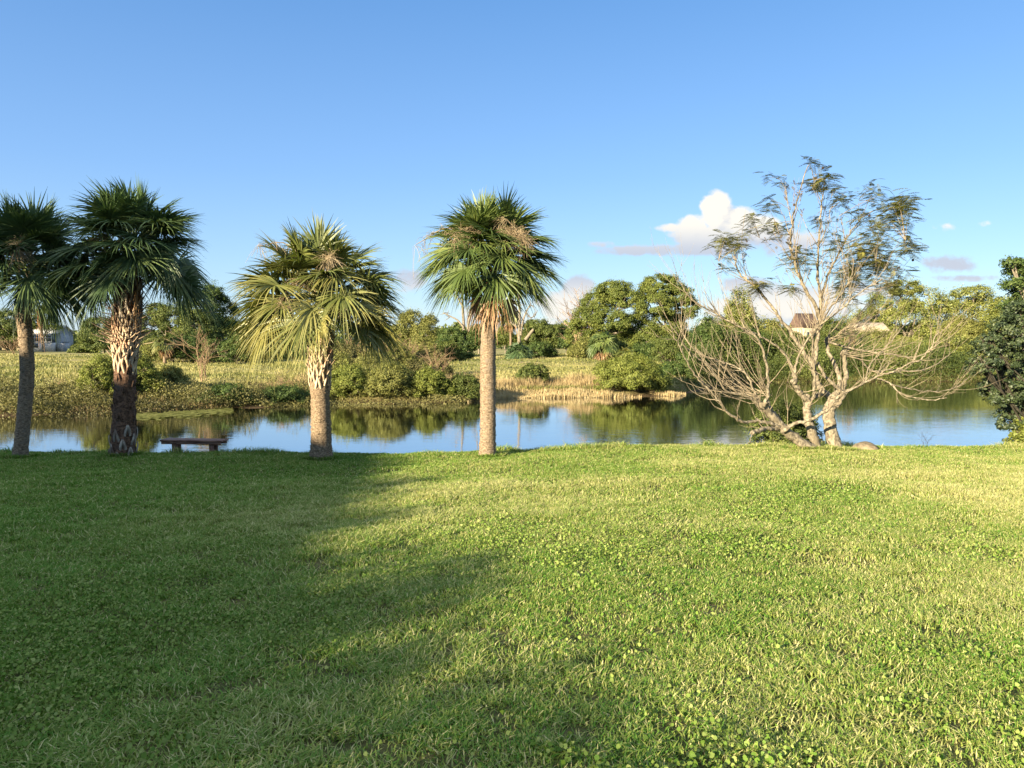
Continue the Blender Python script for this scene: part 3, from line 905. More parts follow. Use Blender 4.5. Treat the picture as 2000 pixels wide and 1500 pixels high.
# ------------------------------------------------------------------ the wide bare tree on the right
def bare_tree():
    rng = np.random.default_rng(77)
    Y0 = 15.2
    base = P(1605, 872, Y0); base[2] = float(H(base[0], Y0))
    t = thing('bare_tree', 'wide sprawling bare tree with several pale stems and sparse feathery leaves beside the boulder', 'tree', base)
    px2m = Y0 / F
    limbs = []   # centre line (px, py, depth offset), widths in px

    def limb(pts, w0, w1, d0=0.0, d1=None, n=None, keep=True, wob=.05):
        d1 = d0 if d1 is None else d1
        m = len(pts)
        ds = np.linspace(d0, d1, m)
        Q = np.array([P(px, py, Y0 + dd) for (px, py), dd in zip(pts, ds)])
        k = n or max(6, m * 5)
        c = curve(Q, k)
        jit = rng.normal(size=c.shape) * (.010 if w0 > 9 else .007); jit[0] = 0
        c = c + jit
        f = np.linspace(0, 1, k)
        w = (w0 + (w1 - w0) * f ** .55) * .5 * px2m * (.92 if w0 > 20 else .80)
        limbs.append((c, w, w0))
        return c, w
    tr = []
    A = lambda *a, **k: tr.append(limb(*a, **k))
    # right stem
    A([(1636, 882), (1626, 850), (1619, 820), (1621, 795), (1632, 772)], 32, 22, .1, .1)
    A([(1630, 785), (1645, 765), (1652, 738), (1650, 712), (1648, 688)], 15, 10, .1, .4)
    A([(1634, 772), (1641, 745), (1632, 715), (1619, 690), (1614, 664)], 14, 8, .1, .7)
    A([(1626, 780), (1606, 762), (1594, 740), (1586, 712), (1568, 684), (1534, 636), (1508, 600), (1483, 567), (1452, 543), (1439, 518), (1434, 485)], 20, 3, .1, 1.2)
    A([(1588, 720), (1592, 697), (1598, 656), (1603, 615), (1601, 575), (1597, 518), (1599, 473), (1604, 412), (1611, 352)], 15, 2.5, .2, .5)
    A([(1602, 625), (1590, 592), (1573, 566), (1560, 534), (1548, 505), (1545, 480), (1546, 444), (1557, 394), (1566, 358), (1578, 322)], 12, 2, .3, -.4)
    A([(1603, 590), (1610, 560), (1619, 534), (1640, 493), (1662, 453), (1690, 420), (1727, 404)], 9, 2.5, .4, 1.6)
    A([(1634, 795), (1648, 772), (1640, 760), (1612, 735), (1598, 708)], 10, 7, .0, .2)
    # middle stem
    A([(1597, 880), (1586, 846), (1578, 822), (1576, 798), (1579, 782)], 22, 15, -.2, -.2)
    A([(1579, 786), (1564, 768), (1553, 752), (1551, 728)], 15, 10, -.2, -.4)
    A([(1551, 730), (1563, 690), (1583, 656), (1605, 632), (1640, 607), (1668, 580), (1698, 560), (1722, 545)], 6.5, 2, -.4, -1.4)
    A([(1551, 725), (1526, 684), (1486, 657), (1442, 638), (1405, 616), (1352, 586), (1331, 557), (1318, 540)], 7, 1.8, -.4, -.9)
    A([(1579, 784), (1590, 776), (1600, 770), (1606, 755)], 12, 7, -.2, -.2)
    A([(1590, 776), (1591, 735), (1588, 690), (1590, 655), (1612, 615), (1640, 580), (1662, 540), (1668, 505)], 8, 2, -.3, -1.0)
    # left leaning stem
    A([(1592, 884), (1562, 862), (1536, 842), (1512, 818), (1494, 800), (1480, 786)], 27, 13, -.3, -.7)
    A([(1488, 796), (1494, 788), (1500, 770), (1499, 732), (1493, 696), (1482, 665), (1452, 643), (1414, 622), (1384, 600)], 11, 3, -.7, -1.2)
    A([(1483, 790), (1456, 773), (1421, 765), (1401, 738), (1380, 711), (1350, 690), (1331, 665), (1313, 640)], 8, 2, -.7, -1.5)
    A([(1484, 788), (1472, 762), (1460, 735), (1436, 716), (1402, 704), (1366, 690), (1338, 660), (1326, 625)], 7, 2, -.7, -.1)
    A([(1530, 840), (1512, 830), (1481, 822), (1452, 825), (1431, 813), (1410, 792), (1392, 770), (1367, 745), (1347, 717), (1330, 682), (1316, 655), (1310, 632)], 11, 2, -.5, -1.8)
    A([(1518, 838), (1496, 838), (1470, 845)], 11, 10, -.5, -1.0)
    A([(1526, 836), (1518, 815), (1505, 798), (1500, 785)], 12, 8, -.5, -.3)
    # low limb reaching right across the water
    A([(1528, 842), (1552, 827), (1576, 822), (1600, 810), (1618, 800), (1629, 782), (1650, 767), (1676, 755), (1711, 737), (1742, 726), (1772, 712), (1800, 700), (1818, 678), (1832, 645)], 11, 2.5, -.6, -1.5)
    A([(1700, 742), (1716, 740), (1741, 752), (1762, 771), (1790, 777), (1818, 782), (1849, 777)], 4, 1.8, -1.0, -1.9)
    A([(1716, 740), (1745, 752), (1776, 759), (1824, 765), (1866, 757), (1893, 735)], 4, 1.5, -1.1, -.6)
    A([(1617, 668), (1657, 679), (1699, 687), (1746, 693), (1782, 698), (1817, 686), (1832, 670), (1840, 645)], 6, 2, .4, -.5)
    A([(1648, 690), (1680, 703), (1702, 724), (1745, 722), (1790, 724), (1828, 712), (1856, 690)], 6, 2, .3, .9)
    A([(1650, 764), (1680, 752), (1690, 745), (1697, 715), (1720, 690), (1750, 655), (1778, 620)], 5, 1.6, -.6, -.1)
    g = Geo()
    for (c, w, w0) in limbs:
        thick = w0 > 13
        tube(g, c, w, 12 if thick else 7, rng.uniform(0, 1), True, .10 if thick else .05, rng)
    # knobs where stems were cut
    for (px, py, d, r) in [(1648, 690, .4, 13), (1617, 664, .7, 12), (1576, 776, -.2, 13), (1551, 745, -.4, 11), (1497, 786, -.7, 11), (1630, 772, .1, 12), (1600, 770, .0, 10), (1486, 792, -.7, 12), (1470, 845, -1.0, 8), (1532, 840, -.5, 14)]:
        c = P(px, py, Y0 + d); r = r * px2m * .58
        u = np.linspace(0, np.pi, 7)
        z = np.cos(u); rr = np.sin(u)
        pts = np.array([c + np.array([0, 0, -r * q]) for q in z])
        tube(g, pts, np.maximum(rr * r, .004), 9, .5, False, .22, rng)
    g.build('trunk', M['bark_pale'], t, True)
    # side shoots: long arching whips from limbs and knobs
    g = Geo()
    shoots = []
    def whip(p0, d0, L, r0, curl, n=9):
        q = np.linspace(0, 1, n)[:, None]
        d0 = unit(d0)
        c = p0 + d0 * L * q + np.array([0, 0, 1.0]) * L * curl * q ** 2 + np.cumsum(rng.normal(size=(n, 3)), 0) * L * .012
        lim = P(1000, 318 + abs((p0[0] / p0[1] * F + 1000) - 1590) * .42, Y0)[2]
        if c[-1][2] > lim or c[-1][2] > 5.2: 
            return c
        tube(g, c, np.linspace(r0, r0 * .3, n), 5, rng.uniform(0, 1))
        shoots.append((c, r0))
        return c
    px = px2m
    knobs = [(1617, 664, .7, 12, 1), (1648, 690, .4, 13, 1), (1640, 650, .5, 5, 1), (1497, 770, -.7, 9, -1), (1480, 780, -.7, 10, -1), (1600, 640, .2, 6, 0)]
    for (x, y, d, n, sg) in knobs:
        for k in range(int(n * 1.8)):
            p0 = P(x, y, Y0 + d) + rng.normal(size=3) * .03
            if sg:
                d0 = np.array([sg * rng.uniform(.4, 1.2), rng.uniform(-.9, .9), rng.uniform(-.18, .75)])
            else:
                d0 = np.array([rng.uniform(-.6, .6), rng.uniform(-.6, .6), rng.uniform(.3, 1)])
            whip(p0, d0, rng.uniform(.7, 1.5 if sg > 0 else 1.8), rng.uniform(.0045, .0085), rng.uniform(.15, .5))
    # shoots off every limb, denser up in the crown
    for (c, w, w0) in limbs[3:]:
        n = len(c)
        length = np.linalg.norm(np.diff(c, axis=0), axis=1).sum()
        high = c[-1][2] > 2.4
        for k in range(int(length * (7 if high else 4.6))):
            i = rng.integers(int(n * .25), n)
            t0 = unit(c[min(i, n - 1)] - c[i - 1])
            sidev = unit(np.cross(t0, rng.normal(size=3)))
            d0 = t0 * .8 + sidev * .7 + np.array([0, 0, .25])
            r0 = min(w[i] * .5, .0085)
            L = rng.uniform(.25, .8) * (1.1 if high else .95)
            whip(c[i], d0, L, max(r0, .0035), rng.uniform(.1, .5), 7)
    first = list(shoots)
    for (c, r0) in first:
        for k in range(rng.integers(1, 4)):
            i = rng.integers(3, len(c))
            t0 = unit(c[i] - c[i - 1]) if i < len(c) else unit(c[-1] - c[-2])
            i = min(i, len(c) - 1)
            whip(c[i], t0 * .9 + unit(rng.normal(size=3)) * .55 + np.array([0, 0, .2]), rng.uniform(.15, .45), max(r0 * .45, .0028), rng.uniform(0, .5), 6)
    g.build('twigs', M['twigs'], t)
    # feathery leaves at chosen parts of the crown
    def feather(g, p0, d0, L, rng, r):
        d0 = unit(d0)
        n = 12
        q = np.linspace(.12, 1, n)
        sd = unit(np.cross(d0, np.array([0, 0, 1.0]) + rng.normal(size=3) * .15))
        mid = p0 + d0 * (L * q)[:, None] + np.array([0, 0, -1.0]) * (L * .28 * q ** 2)[:, None]
        pl = L * .28 * np.sin(np.pi * (q * .85 + .12)) ** .7
        V = []; Fq = []; k = 0
        for sg in (-1, 1):
            dr = unit(sd * sg + d0 * .55 + rng.normal(size=(n, 3)) * .08)
            a = mid; b = mid + dr * pl[:, None] + np.array([0, 0, -1.0]) * (pl * .22)[:, None]
            wv = d0 * (L * .021)
            V.append(np.stack([a - wv * .6, a + wv * .6, (a + b) / 2 + wv * 1.2, b, (a + b) / 2 - wv * 1.2], 1).reshape(-1, 3))
        VV = np.concatenate(V)
        idx = np.arange(2 * n)[:, None] * 5
        g.add(VV, idx + np.array([[0, 1, 2, 3, 4]]), r)
        g.add([p0 - sd * .002, p0 + sd * .002, mid[-1]], [[0, 1, 2]], r)
    gl, gd, gx = Geo(), Geo(), Geo()
    allc = np.concatenate([c for c, r in shoots])
    # clumps: photo position, radius px, count, dry?
    cl = [(1603, 358, 24, 70, 0), (1520, 343, 24, 22, 1), (1585, 325, 20, 22, 1), (1764, 405, 34, 120, 0), (1750, 440, 26, 60, 0), (1433, 474, 30, 90, 0), (1524, 452, 24, 45, 0), (1697, 472, 42, 150, 0), (1675, 385, 40, 60, 1), (1716, 380, 30, 40, 1), (1632, 385, 24, 25, 1), (1504, 400, 20, 35, 1), (1624, 476, 24, 50, 0), (1560, 505, 32, 90, 0), (1660, 520, 34, 120, 0), (1716, 516, 40, 160, 0), (1776, 490, 26, 60, 0), (1420, 515, 14, 15, 1), (1488, 556, 24, 50, 0), (1650, 552, 32, 70, 0), (1690, 425, 26, 40, 0), (1610, 430, 20, 20, 1), (1730, 560, 30, 60, 0), (1545, 560, 16, 14, 0), (1640, 580, 24, 24, 0), (1470, 425, 16, 18, 1)]
    for (x, y, r, n, dry) in cl:
        for s in range(max(2, n // 11)):
            p = P(x + rng.normal() * r * .45, y + rng.normal() * r * .38, Y0 + rng.uniform(-.6, 1.0))
            # join the sprig to the nearest shoot
            j = np.argmin(((allc - p) ** 2).sum(1))
            whipc = np.array([allc[j], (allc[j] + p) / 2 + np.array([0, 0, .03]), p])
            tube(gd, whipc, [.006, .005, .003], 4, .5)
            for k in range(17):
                d = np.array([rng.normal(), rng.normal(), rng.uniform(-.35, .45)])
                feather(gl, p + rng.normal(size=3) * r * px2m * .22, d, rng.uniform(.20, .36) * (.75 if dry else 1), rng, rng.uniform(0, 1) * (.45 if dry else 1))
    # a thin scatter through the whole crown
    for k in range(420):
        c, r0 = shoots[rng.integers(len(shoots))]
        if c[-1][2] < 2.9 or c[-1][0] / c[-1][1] < .30: continue
        for q in range(3):
            feather(gx, c[-1 - q], unit(c[-1] - c[-2]) + rng.normal(size=3) * .6 + np.array([0, 0, -.2]), rng.uniform(.07, .15), rng, rng.uniform(0, .8))
    gl.build('leaves', M['feather'], t)
    gx.build('dry_leaves', M['dry_leaf'], t)
    tag(gd.build('leaf_stalks', M['twigs'], t), kind='stuff')
    # hanging seed pods
    for (x, y, d) in [(1783, 508, 0), (1735, 402, .4), (1698, 421, .3), (1607, 328, .2), (1551, 400, 0)]:
        g2 = Geo()
        p = P(x, y, Y0 + d)
        j = np.argmin(((allc - p) ** 2).sum(1))
        tube(g2, curve([allc[j], (allc[j] + p) / 2 + np.array([0, 0, .05]), p], 7), .0022, 3, .3)
        u = np.linspace(0, np.pi, 7)
        pts = np.array([p + np.array([0, 0, .027 * q]) for q in np.cos(u)])
        tube(g2, pts, np.maximum(np.sin(u) * .027, .001), 8, .1)
        g2.build('seed_pod', M['pod'], t)
M['twigs'] = rough_mat('pale_twig', (0.16, 0.13, 0.09), (0.30, 0.25, 0.175), 10, 0.2)
M['dry_leaf'] = leaf_mat('dry_feather_leaf', (0.07, 0.055, 0.035), (0.13, 0.10, 0.065), (0.22, 0.18, 0.11), 0.2, 0.02)
M['pod'] = rough_mat('seed_pod', (0.03, 0.022, 0.016), (0.06, 0.04, 0.03), 30, 0.2)
bare_tree()


# ------------------------------------------------------------------ broadleaf trees, shrubs and others
def tree(name, label, Y, x0, x1, ytop, ybase, seed, mat, nleaf=5000, size=None, bark='bark_grey', blobs=None, group=None, depth=.9, low=-.5, crown_bottom=None, clump=.26, nclump=26, cat='tree', stems=1, sink=True, up=.35):
    """a tree filling photo columns x0..x1 and rows ytop..ybase at depth Y"""
    rng = np.random.default_rng(seed)
    xm = (x0 + x1) / 2
    b = P(xm, ybase, Y)
    b[2] = float(H(b[0], Y)) - .05 if sink else b[2]
    top = P(xm, ytop, Y)[2]
    wid = (x1 - x0) / F * Y * (1.15 if cat == 'shrub' and blobs is None else 1)
    hgt = top - b[2]
    t = thing(name, label, cat, b, group)
    cb = .25 * hgt if crown_bottom is None else crown_bottom * hgt
    ch = hgt - cb
    if blobs is None:
        bl = []
        nb = 7
        for k in range(nb):
            f = (k + .5) / nb
            az = k * 2.4 + rng.uniform(-.4, .4)
            e = rng.uniform(.25, .62)
            r = wid * rng.uniform(.16, .30)
            cz = b[2] + cb + ch * (0.30 + .42 * f)
            xo = math.cos(az) * wid * .5 * e * (1.1 - .5 * f)
            bl.append((b[0] + xo, b[1] + math.sin(az) * wid * .5 * depth * e, cz, r, r * depth, min(r * .85, ch * .36)))
        bl.append((b[0], b[1], b[2] + cb + ch * .52, wid * .32, wid * .32 * depth, ch * .47))
        bl.append((b[0] - wid * .25, b[1] - wid * .1, b[2] + cb + ch * .30, wid * .26, wid * .24 * depth, ch * .30))
        bl.append((b[0] + wid * .25, b[1] + wid * .05, b[2] + cb + ch * .30, wid * .26, wid * .24 * depth, ch * .30))
    else:
        bl = []
        for (px, py, rx, ry, dy) in blobs:
            c = P(px, py, Y + dy)
            s = (Y + dy) / F
            bl.append((c[0], c[1], c[2], rx * s, rx * s * depth, ry * s))
    g = Geo()
    crown_leaves(g, bl, int(nleaf * 4.6), (size or Y * .0024) * .80, rng, clump * .95, .55, up, int(nclump * 2.4), low)
    if cat == 'tree':
        # loose sprigs that break up the outline of the crown
        for q in bl:
            c0 = np.array(q[:3]); rr_ = np.array(q[3:6])
            for k in range(16):
                dv = unit(rng.normal(size=3) + np.array([0, 0, .5]))
                e0 = c0 + dv * rr_ * .85
                e1 = c0 + dv * rr_ * rng.uniform(1.05, 1.32) + np.array([0, 0, .05]) * rr_[2]
                m_ = 36
                f_ = rng.uniform(0, 1, (m_, 1))
                ps = e0 + (e1 - e0) * f_ + rng.normal(size=(m_, 3)) * Y * .0022
                leaf_quads(g, ps, rng.normal(size=(m_, 3)) + np.array([0, 0, .5]), (size or Y * .0024) * rng.uniform(.45, .9, m_), .5, rng, rng.uniform(0, 1, m_))
    if cat == 'shrub' and blobs is None:
        for k in range(34):
            az = rng.uniform(0, 6.28)
            e = rng.uniform(.25, 1.15)
            tipp = b + np.array([math.cos(az) * wid * .52 * e, math.sin(az) * wid * .45 * e, hgt * (1.12 - .75 * e ** 2) * rng.uniform(.75, 1.12)])
            cc = curve([b + np.array([0, 0, hgt * .2]), (b + tipp) / 2 + np.array([0, 0, hgt * .22]), tipp], 24)
            m_ = 46
            ps = cc[rng.integers(9, 24, m_)] + rng.normal(size=(m_, 3)) * Y * .0022
            leaf_quads(g, ps, rng.normal(size=(m_, 3)) + np.array([0, 0, .6]), (size or Y * .0024) * rng.uniform(.5, 1.1, m_), .55, rng, np.clip(rng.uniform(0, 1) * .5 + rng.uniform(0, .6, m_), 0, 1))
    g.build('crown' if cat == 'tree' else 'foliage', M[mat], t)
    g = Geo()
    r0 = max(.03, hgt * .028)
    for sidx in range(stems):
        off = np.array([rng.uniform(-.2, .2) * wid * (stems > 1), rng.uniform(-.1, .1) * wid * (stems > 1), 0])
        fork = b + off * .5 + np.array([rng.uniform(-.05, .05) * wid, 0, cb * .8 + .12 * hgt])
        tube(g, curve([b + off * .3 + np.array([0, 0, -.1]), (b + fork) / 2 + off * .2 + np.array([.01 * wid, 0, 0]), fork], 8), np.linspace(r0 * 1.25, r0 * .8, 8) / math.sqrt(stems), 8, .5, False, .08, rng)
        for q in bl:
            c = np.array(q[:3])
            tip = c + rng.normal(size=3) * np.array(q[3:6]) * .25
            mid = (fork + tip) / 2 + rng.normal(size=3) * wid * .04
            tube(g, curve([fork, mid, tip], 8), np.linspace(r0 * .55, r0 * .12, 8) / math.sqrt(stems), 5, .5)
            for k in range(4):
                e = c + unit(rng.normal(size=3)) * np.array(q[3:6]) * .8
                tube(g, curve([mid * .4 + tip * .6, (tip + e) / 2 + rng.normal(size=3) * wid * .02, e], 5), np.linspace(r0 * .2, r0 * .05, 5), 4, .5)
    g.build('trunk' if cat == 'tree' else 'stems', M[bark], t)
    return t


def twiggy(name, label, Y, px, ybase, ytop, halfw, seed, n=60, mat='twig', r0=.02, cat='shrub', group=None, Lf=.5, ground=None):
    """a leafless shrub of forking twigs"""
    rng = np.random.default_rng(seed)
    b = P(px, ybase, Y)
    if ground is None: b[2] = float(H(b[0], Y)) - .03
    top = P(px, ytop, Y)[2]
    h = top - b[2]; w = halfw / F * Y
    g = Geo()
    def grow(p, d, L, r, lvl):
        k = 5
        q = np.linspace(0, 1, k)[:, None]
        c = p + unit(d) * L * q + np.cumsum(rng.normal(size=(k, 3)), 0) * L * .04
        tube(g, c, np.linspace(r, r * .55, k), 4, rng.uniform(0, 1))
        if lvl > 0:
            for j in range(rng.integers(2, 5)):
                i = rng.integers(2, k)
                dd = unit(d) + rng.normal(size=3) * np.array([.55, .55, .35]) + np.array([0, 0, .12])
                grow(c[i], dd, L * rng.uniform(.5, .8), r * .6, lvl - 1)
    ns = max(3, n // 12)
    for s in range(ns):
        a = rng.uniform(0, 6.28)
        d = np.array([math.cos(a) * w / h * .75, math.sin(a) * w / h * .75, 1.0]) 
        d = d * np.array([rng.uniform(.2, 1), rng.uniform(.2, 1), 1])
        grow(b + rng.normal(size=3) * np.array([.06, .06, 0]) * w, d, h * Lf * rng.uniform(.8, 1.1), r0, 3)
    o = g.build(name, M[mat])
    # origin at its base
    o.data.transform(__import__('mathutils').Matrix.Translation(-Vector(b))); o.location = Vector(b)
    return tag(o, label, cat, group)


def small_palm(label, Y, px, ybase, yhub, rad_px, seed, nf=26, trunk_px=6, mat='palm', group=None, low=-.3, dead=0, name='wild_palm', nl=22):
    rng = np.random.default_rng(seed)
    b = P(px, ybase, Y); b[2] = float(H(b[0], Y)) - .05
    hub = P(px, yhub, Y)
    t = thing(name, label, 'palm tree', b, group)
    g = Geo(); tube(g, curve([b, (b + hub) / 2 + np.array([.03, 0, 0]), hub], 9), np.linspace(1.15, .9, 9) * trunk_px / 2 / F * Y, 8, .5, True, .06, rng)
    g.build('trunk', M['trunk_smooth'], t)
    R0 = rad_px / F * Y
    g, gs = Geo(), Geo()
    for k in range(nf):
        f = (k + .5) / nf
        el = math.asin(np.clip(1 - (1 - low) * f, -1, 1))
        az = k * 2.4 + rng.uniform(-.3, .3)
        d = np.array([math.cos(az) * math.cos(el), math.sin(az) * math.cos(el), math.sin(el)])
        fan(g, gs, hub, d, R0 * .5, R0 * .55, .7, rng, nl, 2.2, rng.uniform(.2, .9))
    g.build('crown', M[mat], t); gs.build('petioles', M[mat], t)
    if dead:
        g, gs = Geo(), Geo()
        for k in range(dead):
            az = rng.uniform(0, 6.28); el = rng.uniform(-1.3, -.8)
            d = np.array([math.cos(az) * math.cos(el), math.sin(az) * math.cos(el), math.sin(el)])
            fan(g, gs, hub, d, R0 * .45, R0 * .45, .8, rng, 14, 1.4, rng.uniform(.2, .9))
        g.build('dead_fronds', M['dead_frond'], t); gs.build('dead_petioles', M['dead_frond'], t)
    return t


GT = 'trees beyond the pond'
# ---- far left
tree('far_tree', 'dark bushy tree at the far left edge of the field', 150, -75, 62, 606, 692, 201, 'oak', 9000, group=GT, blobs=[(-20, 645, 46, 38, 0), (18, 632, 34, 26, -4), (40, 655, 22, 30, 0), (-60, 640, 40, 36, 4), (5, 668, 50, 24, -2)])
tree('far_pine', 'thin tall pine with tufted top in front of the pale far house', 150, 60, 112, 600, 692, 202, 'pine', 450, group=GT, blobs=[(76, 608, 17, 9, 0), (70, 622, 14, 7, 1), (90, 626, 19, 8, 0), (104, 640, 16, 6, -1), (80, 640, 15, 6, 1)], clump=.42, nclump=9)
tree('round_tree', 'rounded green tree right of the grey far house', 140, 158, 250, 618, 693, 203, 'oak', 7000, group=GT, blobs=[(200, 645, 34, 26, 0), (178, 660, 22, 28, 0), (228, 655, 26, 30, 2), (200, 672, 40, 20, -2), (172, 640, 12, 12, 0)])
tree('bushy_tree', 'mid green bushy tree behind the shaggy palm', 84, 270, 400, 590, 712, 204, 'oak', 11000, group=GT, blobs=[(300, 640, 34, 32, 0), (340, 625, 40, 34, 1), (380, 640, 34, 38, 0), (300, 685, 34, 28, -2), (355, 680, 46, 30, -3), (310, 610, 22, 18, 2)])
tree('dark_tree', 'tall dark evergreen tree left of the golden palm', 88, 360, 485, 556, 714, 205, 'dark_oak', 11000, group=GT, blobs=[(400, 600, 38, 42, 0), (430, 615, 36, 40, 2), (440, 660, 42, 46, 0), (395, 650, 30, 40, 0), (462, 690, 28, 26, -2), (418, 575, 24, 20, 0)])
small_palm('small fan palm growing under the bushy tree on the left', 78, 322, 712, 668, 26, 206, 26, 6, 'palm_gold', dead=10, group='wild palms beyond the pond')
# ---- centre
tree('grey_green_tree', 'grey green tree with two lobed crown between golden and middle palms', 104, 765, 860, 604, 702, 211, 'olive', 7000, group=GT, blobs=[(805, 622, 22, 16, 0), (838, 628, 17, 12, 0), (790, 648, 26, 24, 0), (830, 655, 28, 24, -1), (775, 668, 24, 22, 0), (812, 680, 44, 20, -2)], clump=.34)
tree('broad_bush', 'dense dark green bush beside the dead tree, left of the middle palm', 92, 848, 938, 640, 706, 212, 'dark_oak', 7500, group=GT, blobs=[(880, 660, 24, 20, 0), (905, 672, 28, 26, 0), (868, 680, 20, 20, -2), (930, 668, 18, 26, 0), (890, 690, 34, 16, -3)])
tree('background_tree', 'low rounded tree far behind the middle palm trunk', 125, 905, 965, 632, 694, 213, 'oak', 3500, group=GT)
tree('background_tree', 'small round tree just right of the middle palm trunk', 125, 963, 1012, 636, 694, 214, 'pine', 3000, group=GT)
tree('spreading_tree', 'broad shadowy spreading tree right of the second dead trunk', 112, 1012, 1118, 624, 696, 215, 'oak', 9000, group=GT, blobs=[(1050, 642, 30, 17, 0), (1080, 652, 30, 20, 0), (1035, 660, 24, 20, 0), (1064, 672, 38, 18, 2), (1098, 668, 18, 24, 0)])
tree('dark_bush', 'dark bush in the gap left of the big bright trees', 108, 1090, 1122, 650, 698, 216, 'dark_oak', 2600, group=GT, cat='bush')
# the two big bright ones and what stands round them
tree('big_tree', 'big bright green tree, left one of the pair with joined crowns', 92, 1125, 1262, 545, 706, 217, 'pine', 18000, group=GT, blobs=[(1200, 572, 36, 22, 0), (1170, 590, 34, 24, 1), (1222, 590, 32, 26, -1), (1150, 622, 34, 26, 0), (1195, 630, 40, 28, -2), (1130, 655, 24, 30, 0), (1165, 668, 34, 28, 0), (1240, 640, 30, 32, 0), (1215, 670, 36, 30, 2)])
tree('big_tree', 'big bright green tree, taller right one of the pair with joined crowns', 92, 1248, 1362, 537, 706, 218, 'pine', 18000, group=GT, blobs=[(1290, 560, 38, 24, 0), (1262, 578, 24, 22, 1), (1320, 582, 34, 28, 0), (1340, 606, 24, 28, 0), (1280, 600, 38, 26, -2), (1300, 640, 40, 34, 0), (1270, 670, 36, 30, -2), (1325, 680, 36, 36, 2)])
small_palm('wild fan palm in front of the big bright trees', 84, 1178, 702, 668, 34, 219, 34, 12, 'palm', dead=22, group='wild palms beyond the pond')
small_palm('thin wild palm with straw coloured head behind the middle palm', 112, 997, 690, 618, 26, 220, 26, 4, 'palm_gold', group='wild palms beyond the pond', dead=10)
small_palm('dark fan palm clump at the foot of the dead tree', 90, 1012, 702, 688, 32, 221, 30, 6, 'palm_dark', group='wild palms beyond the pond', low=0.0)
small_palm('short leaning fan palm right of the first wild palm', 82, 1222, 704, 690, 22, 222, 22, 6, 'palm_gold', group='wild palms beyond the pond', low=0, dead=8)


def dead_tree(label, Y, pts_list, seed):
    rng = np.random.default_rng(seed)
    b = P(pts_list[0][0][0][0], pts_list[0][0][0][1], Y); b[2] = float(H(b[0], Y))
    g = Geo()
    for pts, w0, w1 in pts_list:
        Q = np.array([P(x, y, Y + k * .2) for k, (x, y) in enumerate(pts)])
        c = curve(Q, len(pts) * 4)
        tube(g, c, np.linspace(w0, w1, len(c)) / 2 / F * Y, 7, .5, True, .08, rng)
        for k in range(8):
            i = rng.integers(len(c) // 2, len(c))
            d = unit(rng.normal(size=3) + np.array([0, 0, .4]))
            L = rng.uniform(.3, 1.2)
            tube(g, [c[i], c[i] + d * L * .6, c[i] + d * L + rng.normal(size=3) * .1], [.05, .035, .015], 4, .5)
    o = g.build('dead_tree', M['bark_grey'])
    o.data.transform(__import__('mathutils').Matrix.Translation(-Vector(b))); o.location = Vector(b)
    return tag(o, label, 'dead tree', 'dead trees beyond the pond')
dead_tree('pale dead tree with forked stems behind the middle palm crown', 94, [
    ([(908, 704), (907, 660), (905, 620), (902, 572), (899, 545)], 9, 2), ([(912, 665), (915, 630), (922, 605), (930, 580), (932, 555)], 5, 2.5),
    ([(906, 640), (893, 625), (880, 618), (866, 611)], 4, 1.5), ([(914, 650), (922, 632), (928, 615)], 4, 1.2), ([(905, 600), (896, 585), (888, 560)], 4, 1.5)], 231)
dead_tree('dark dead tree with bare forks right of the middle palm', 94, [
    ([(1014, 704), (1014, 650), (1015, 610), (1013, 572), (1012, 548)], 8, 2), ([(1017, 655), (1022, 625), (1030, 605), (1038, 596)], 4.5, 1.5),
    ([(1028, 610), (1036, 620), (1046, 616)], 2.5, 1), ([(1010, 640), (1000, 632), (994, 626)], 3, 1)], 232)

# leaning broken limb
g = Geo(); tube(g, curve([P(1026, 664, 90), P(1040, 646, 90), P(1042, 644, 90)], 6), np.linspace(.22, .15, 6), 6, .5, True)
o = g.build('fallen_branch', M['bark_pale']); tag(o, 'pale broken limb leaning out of the dark fan palm clump', 'branch')

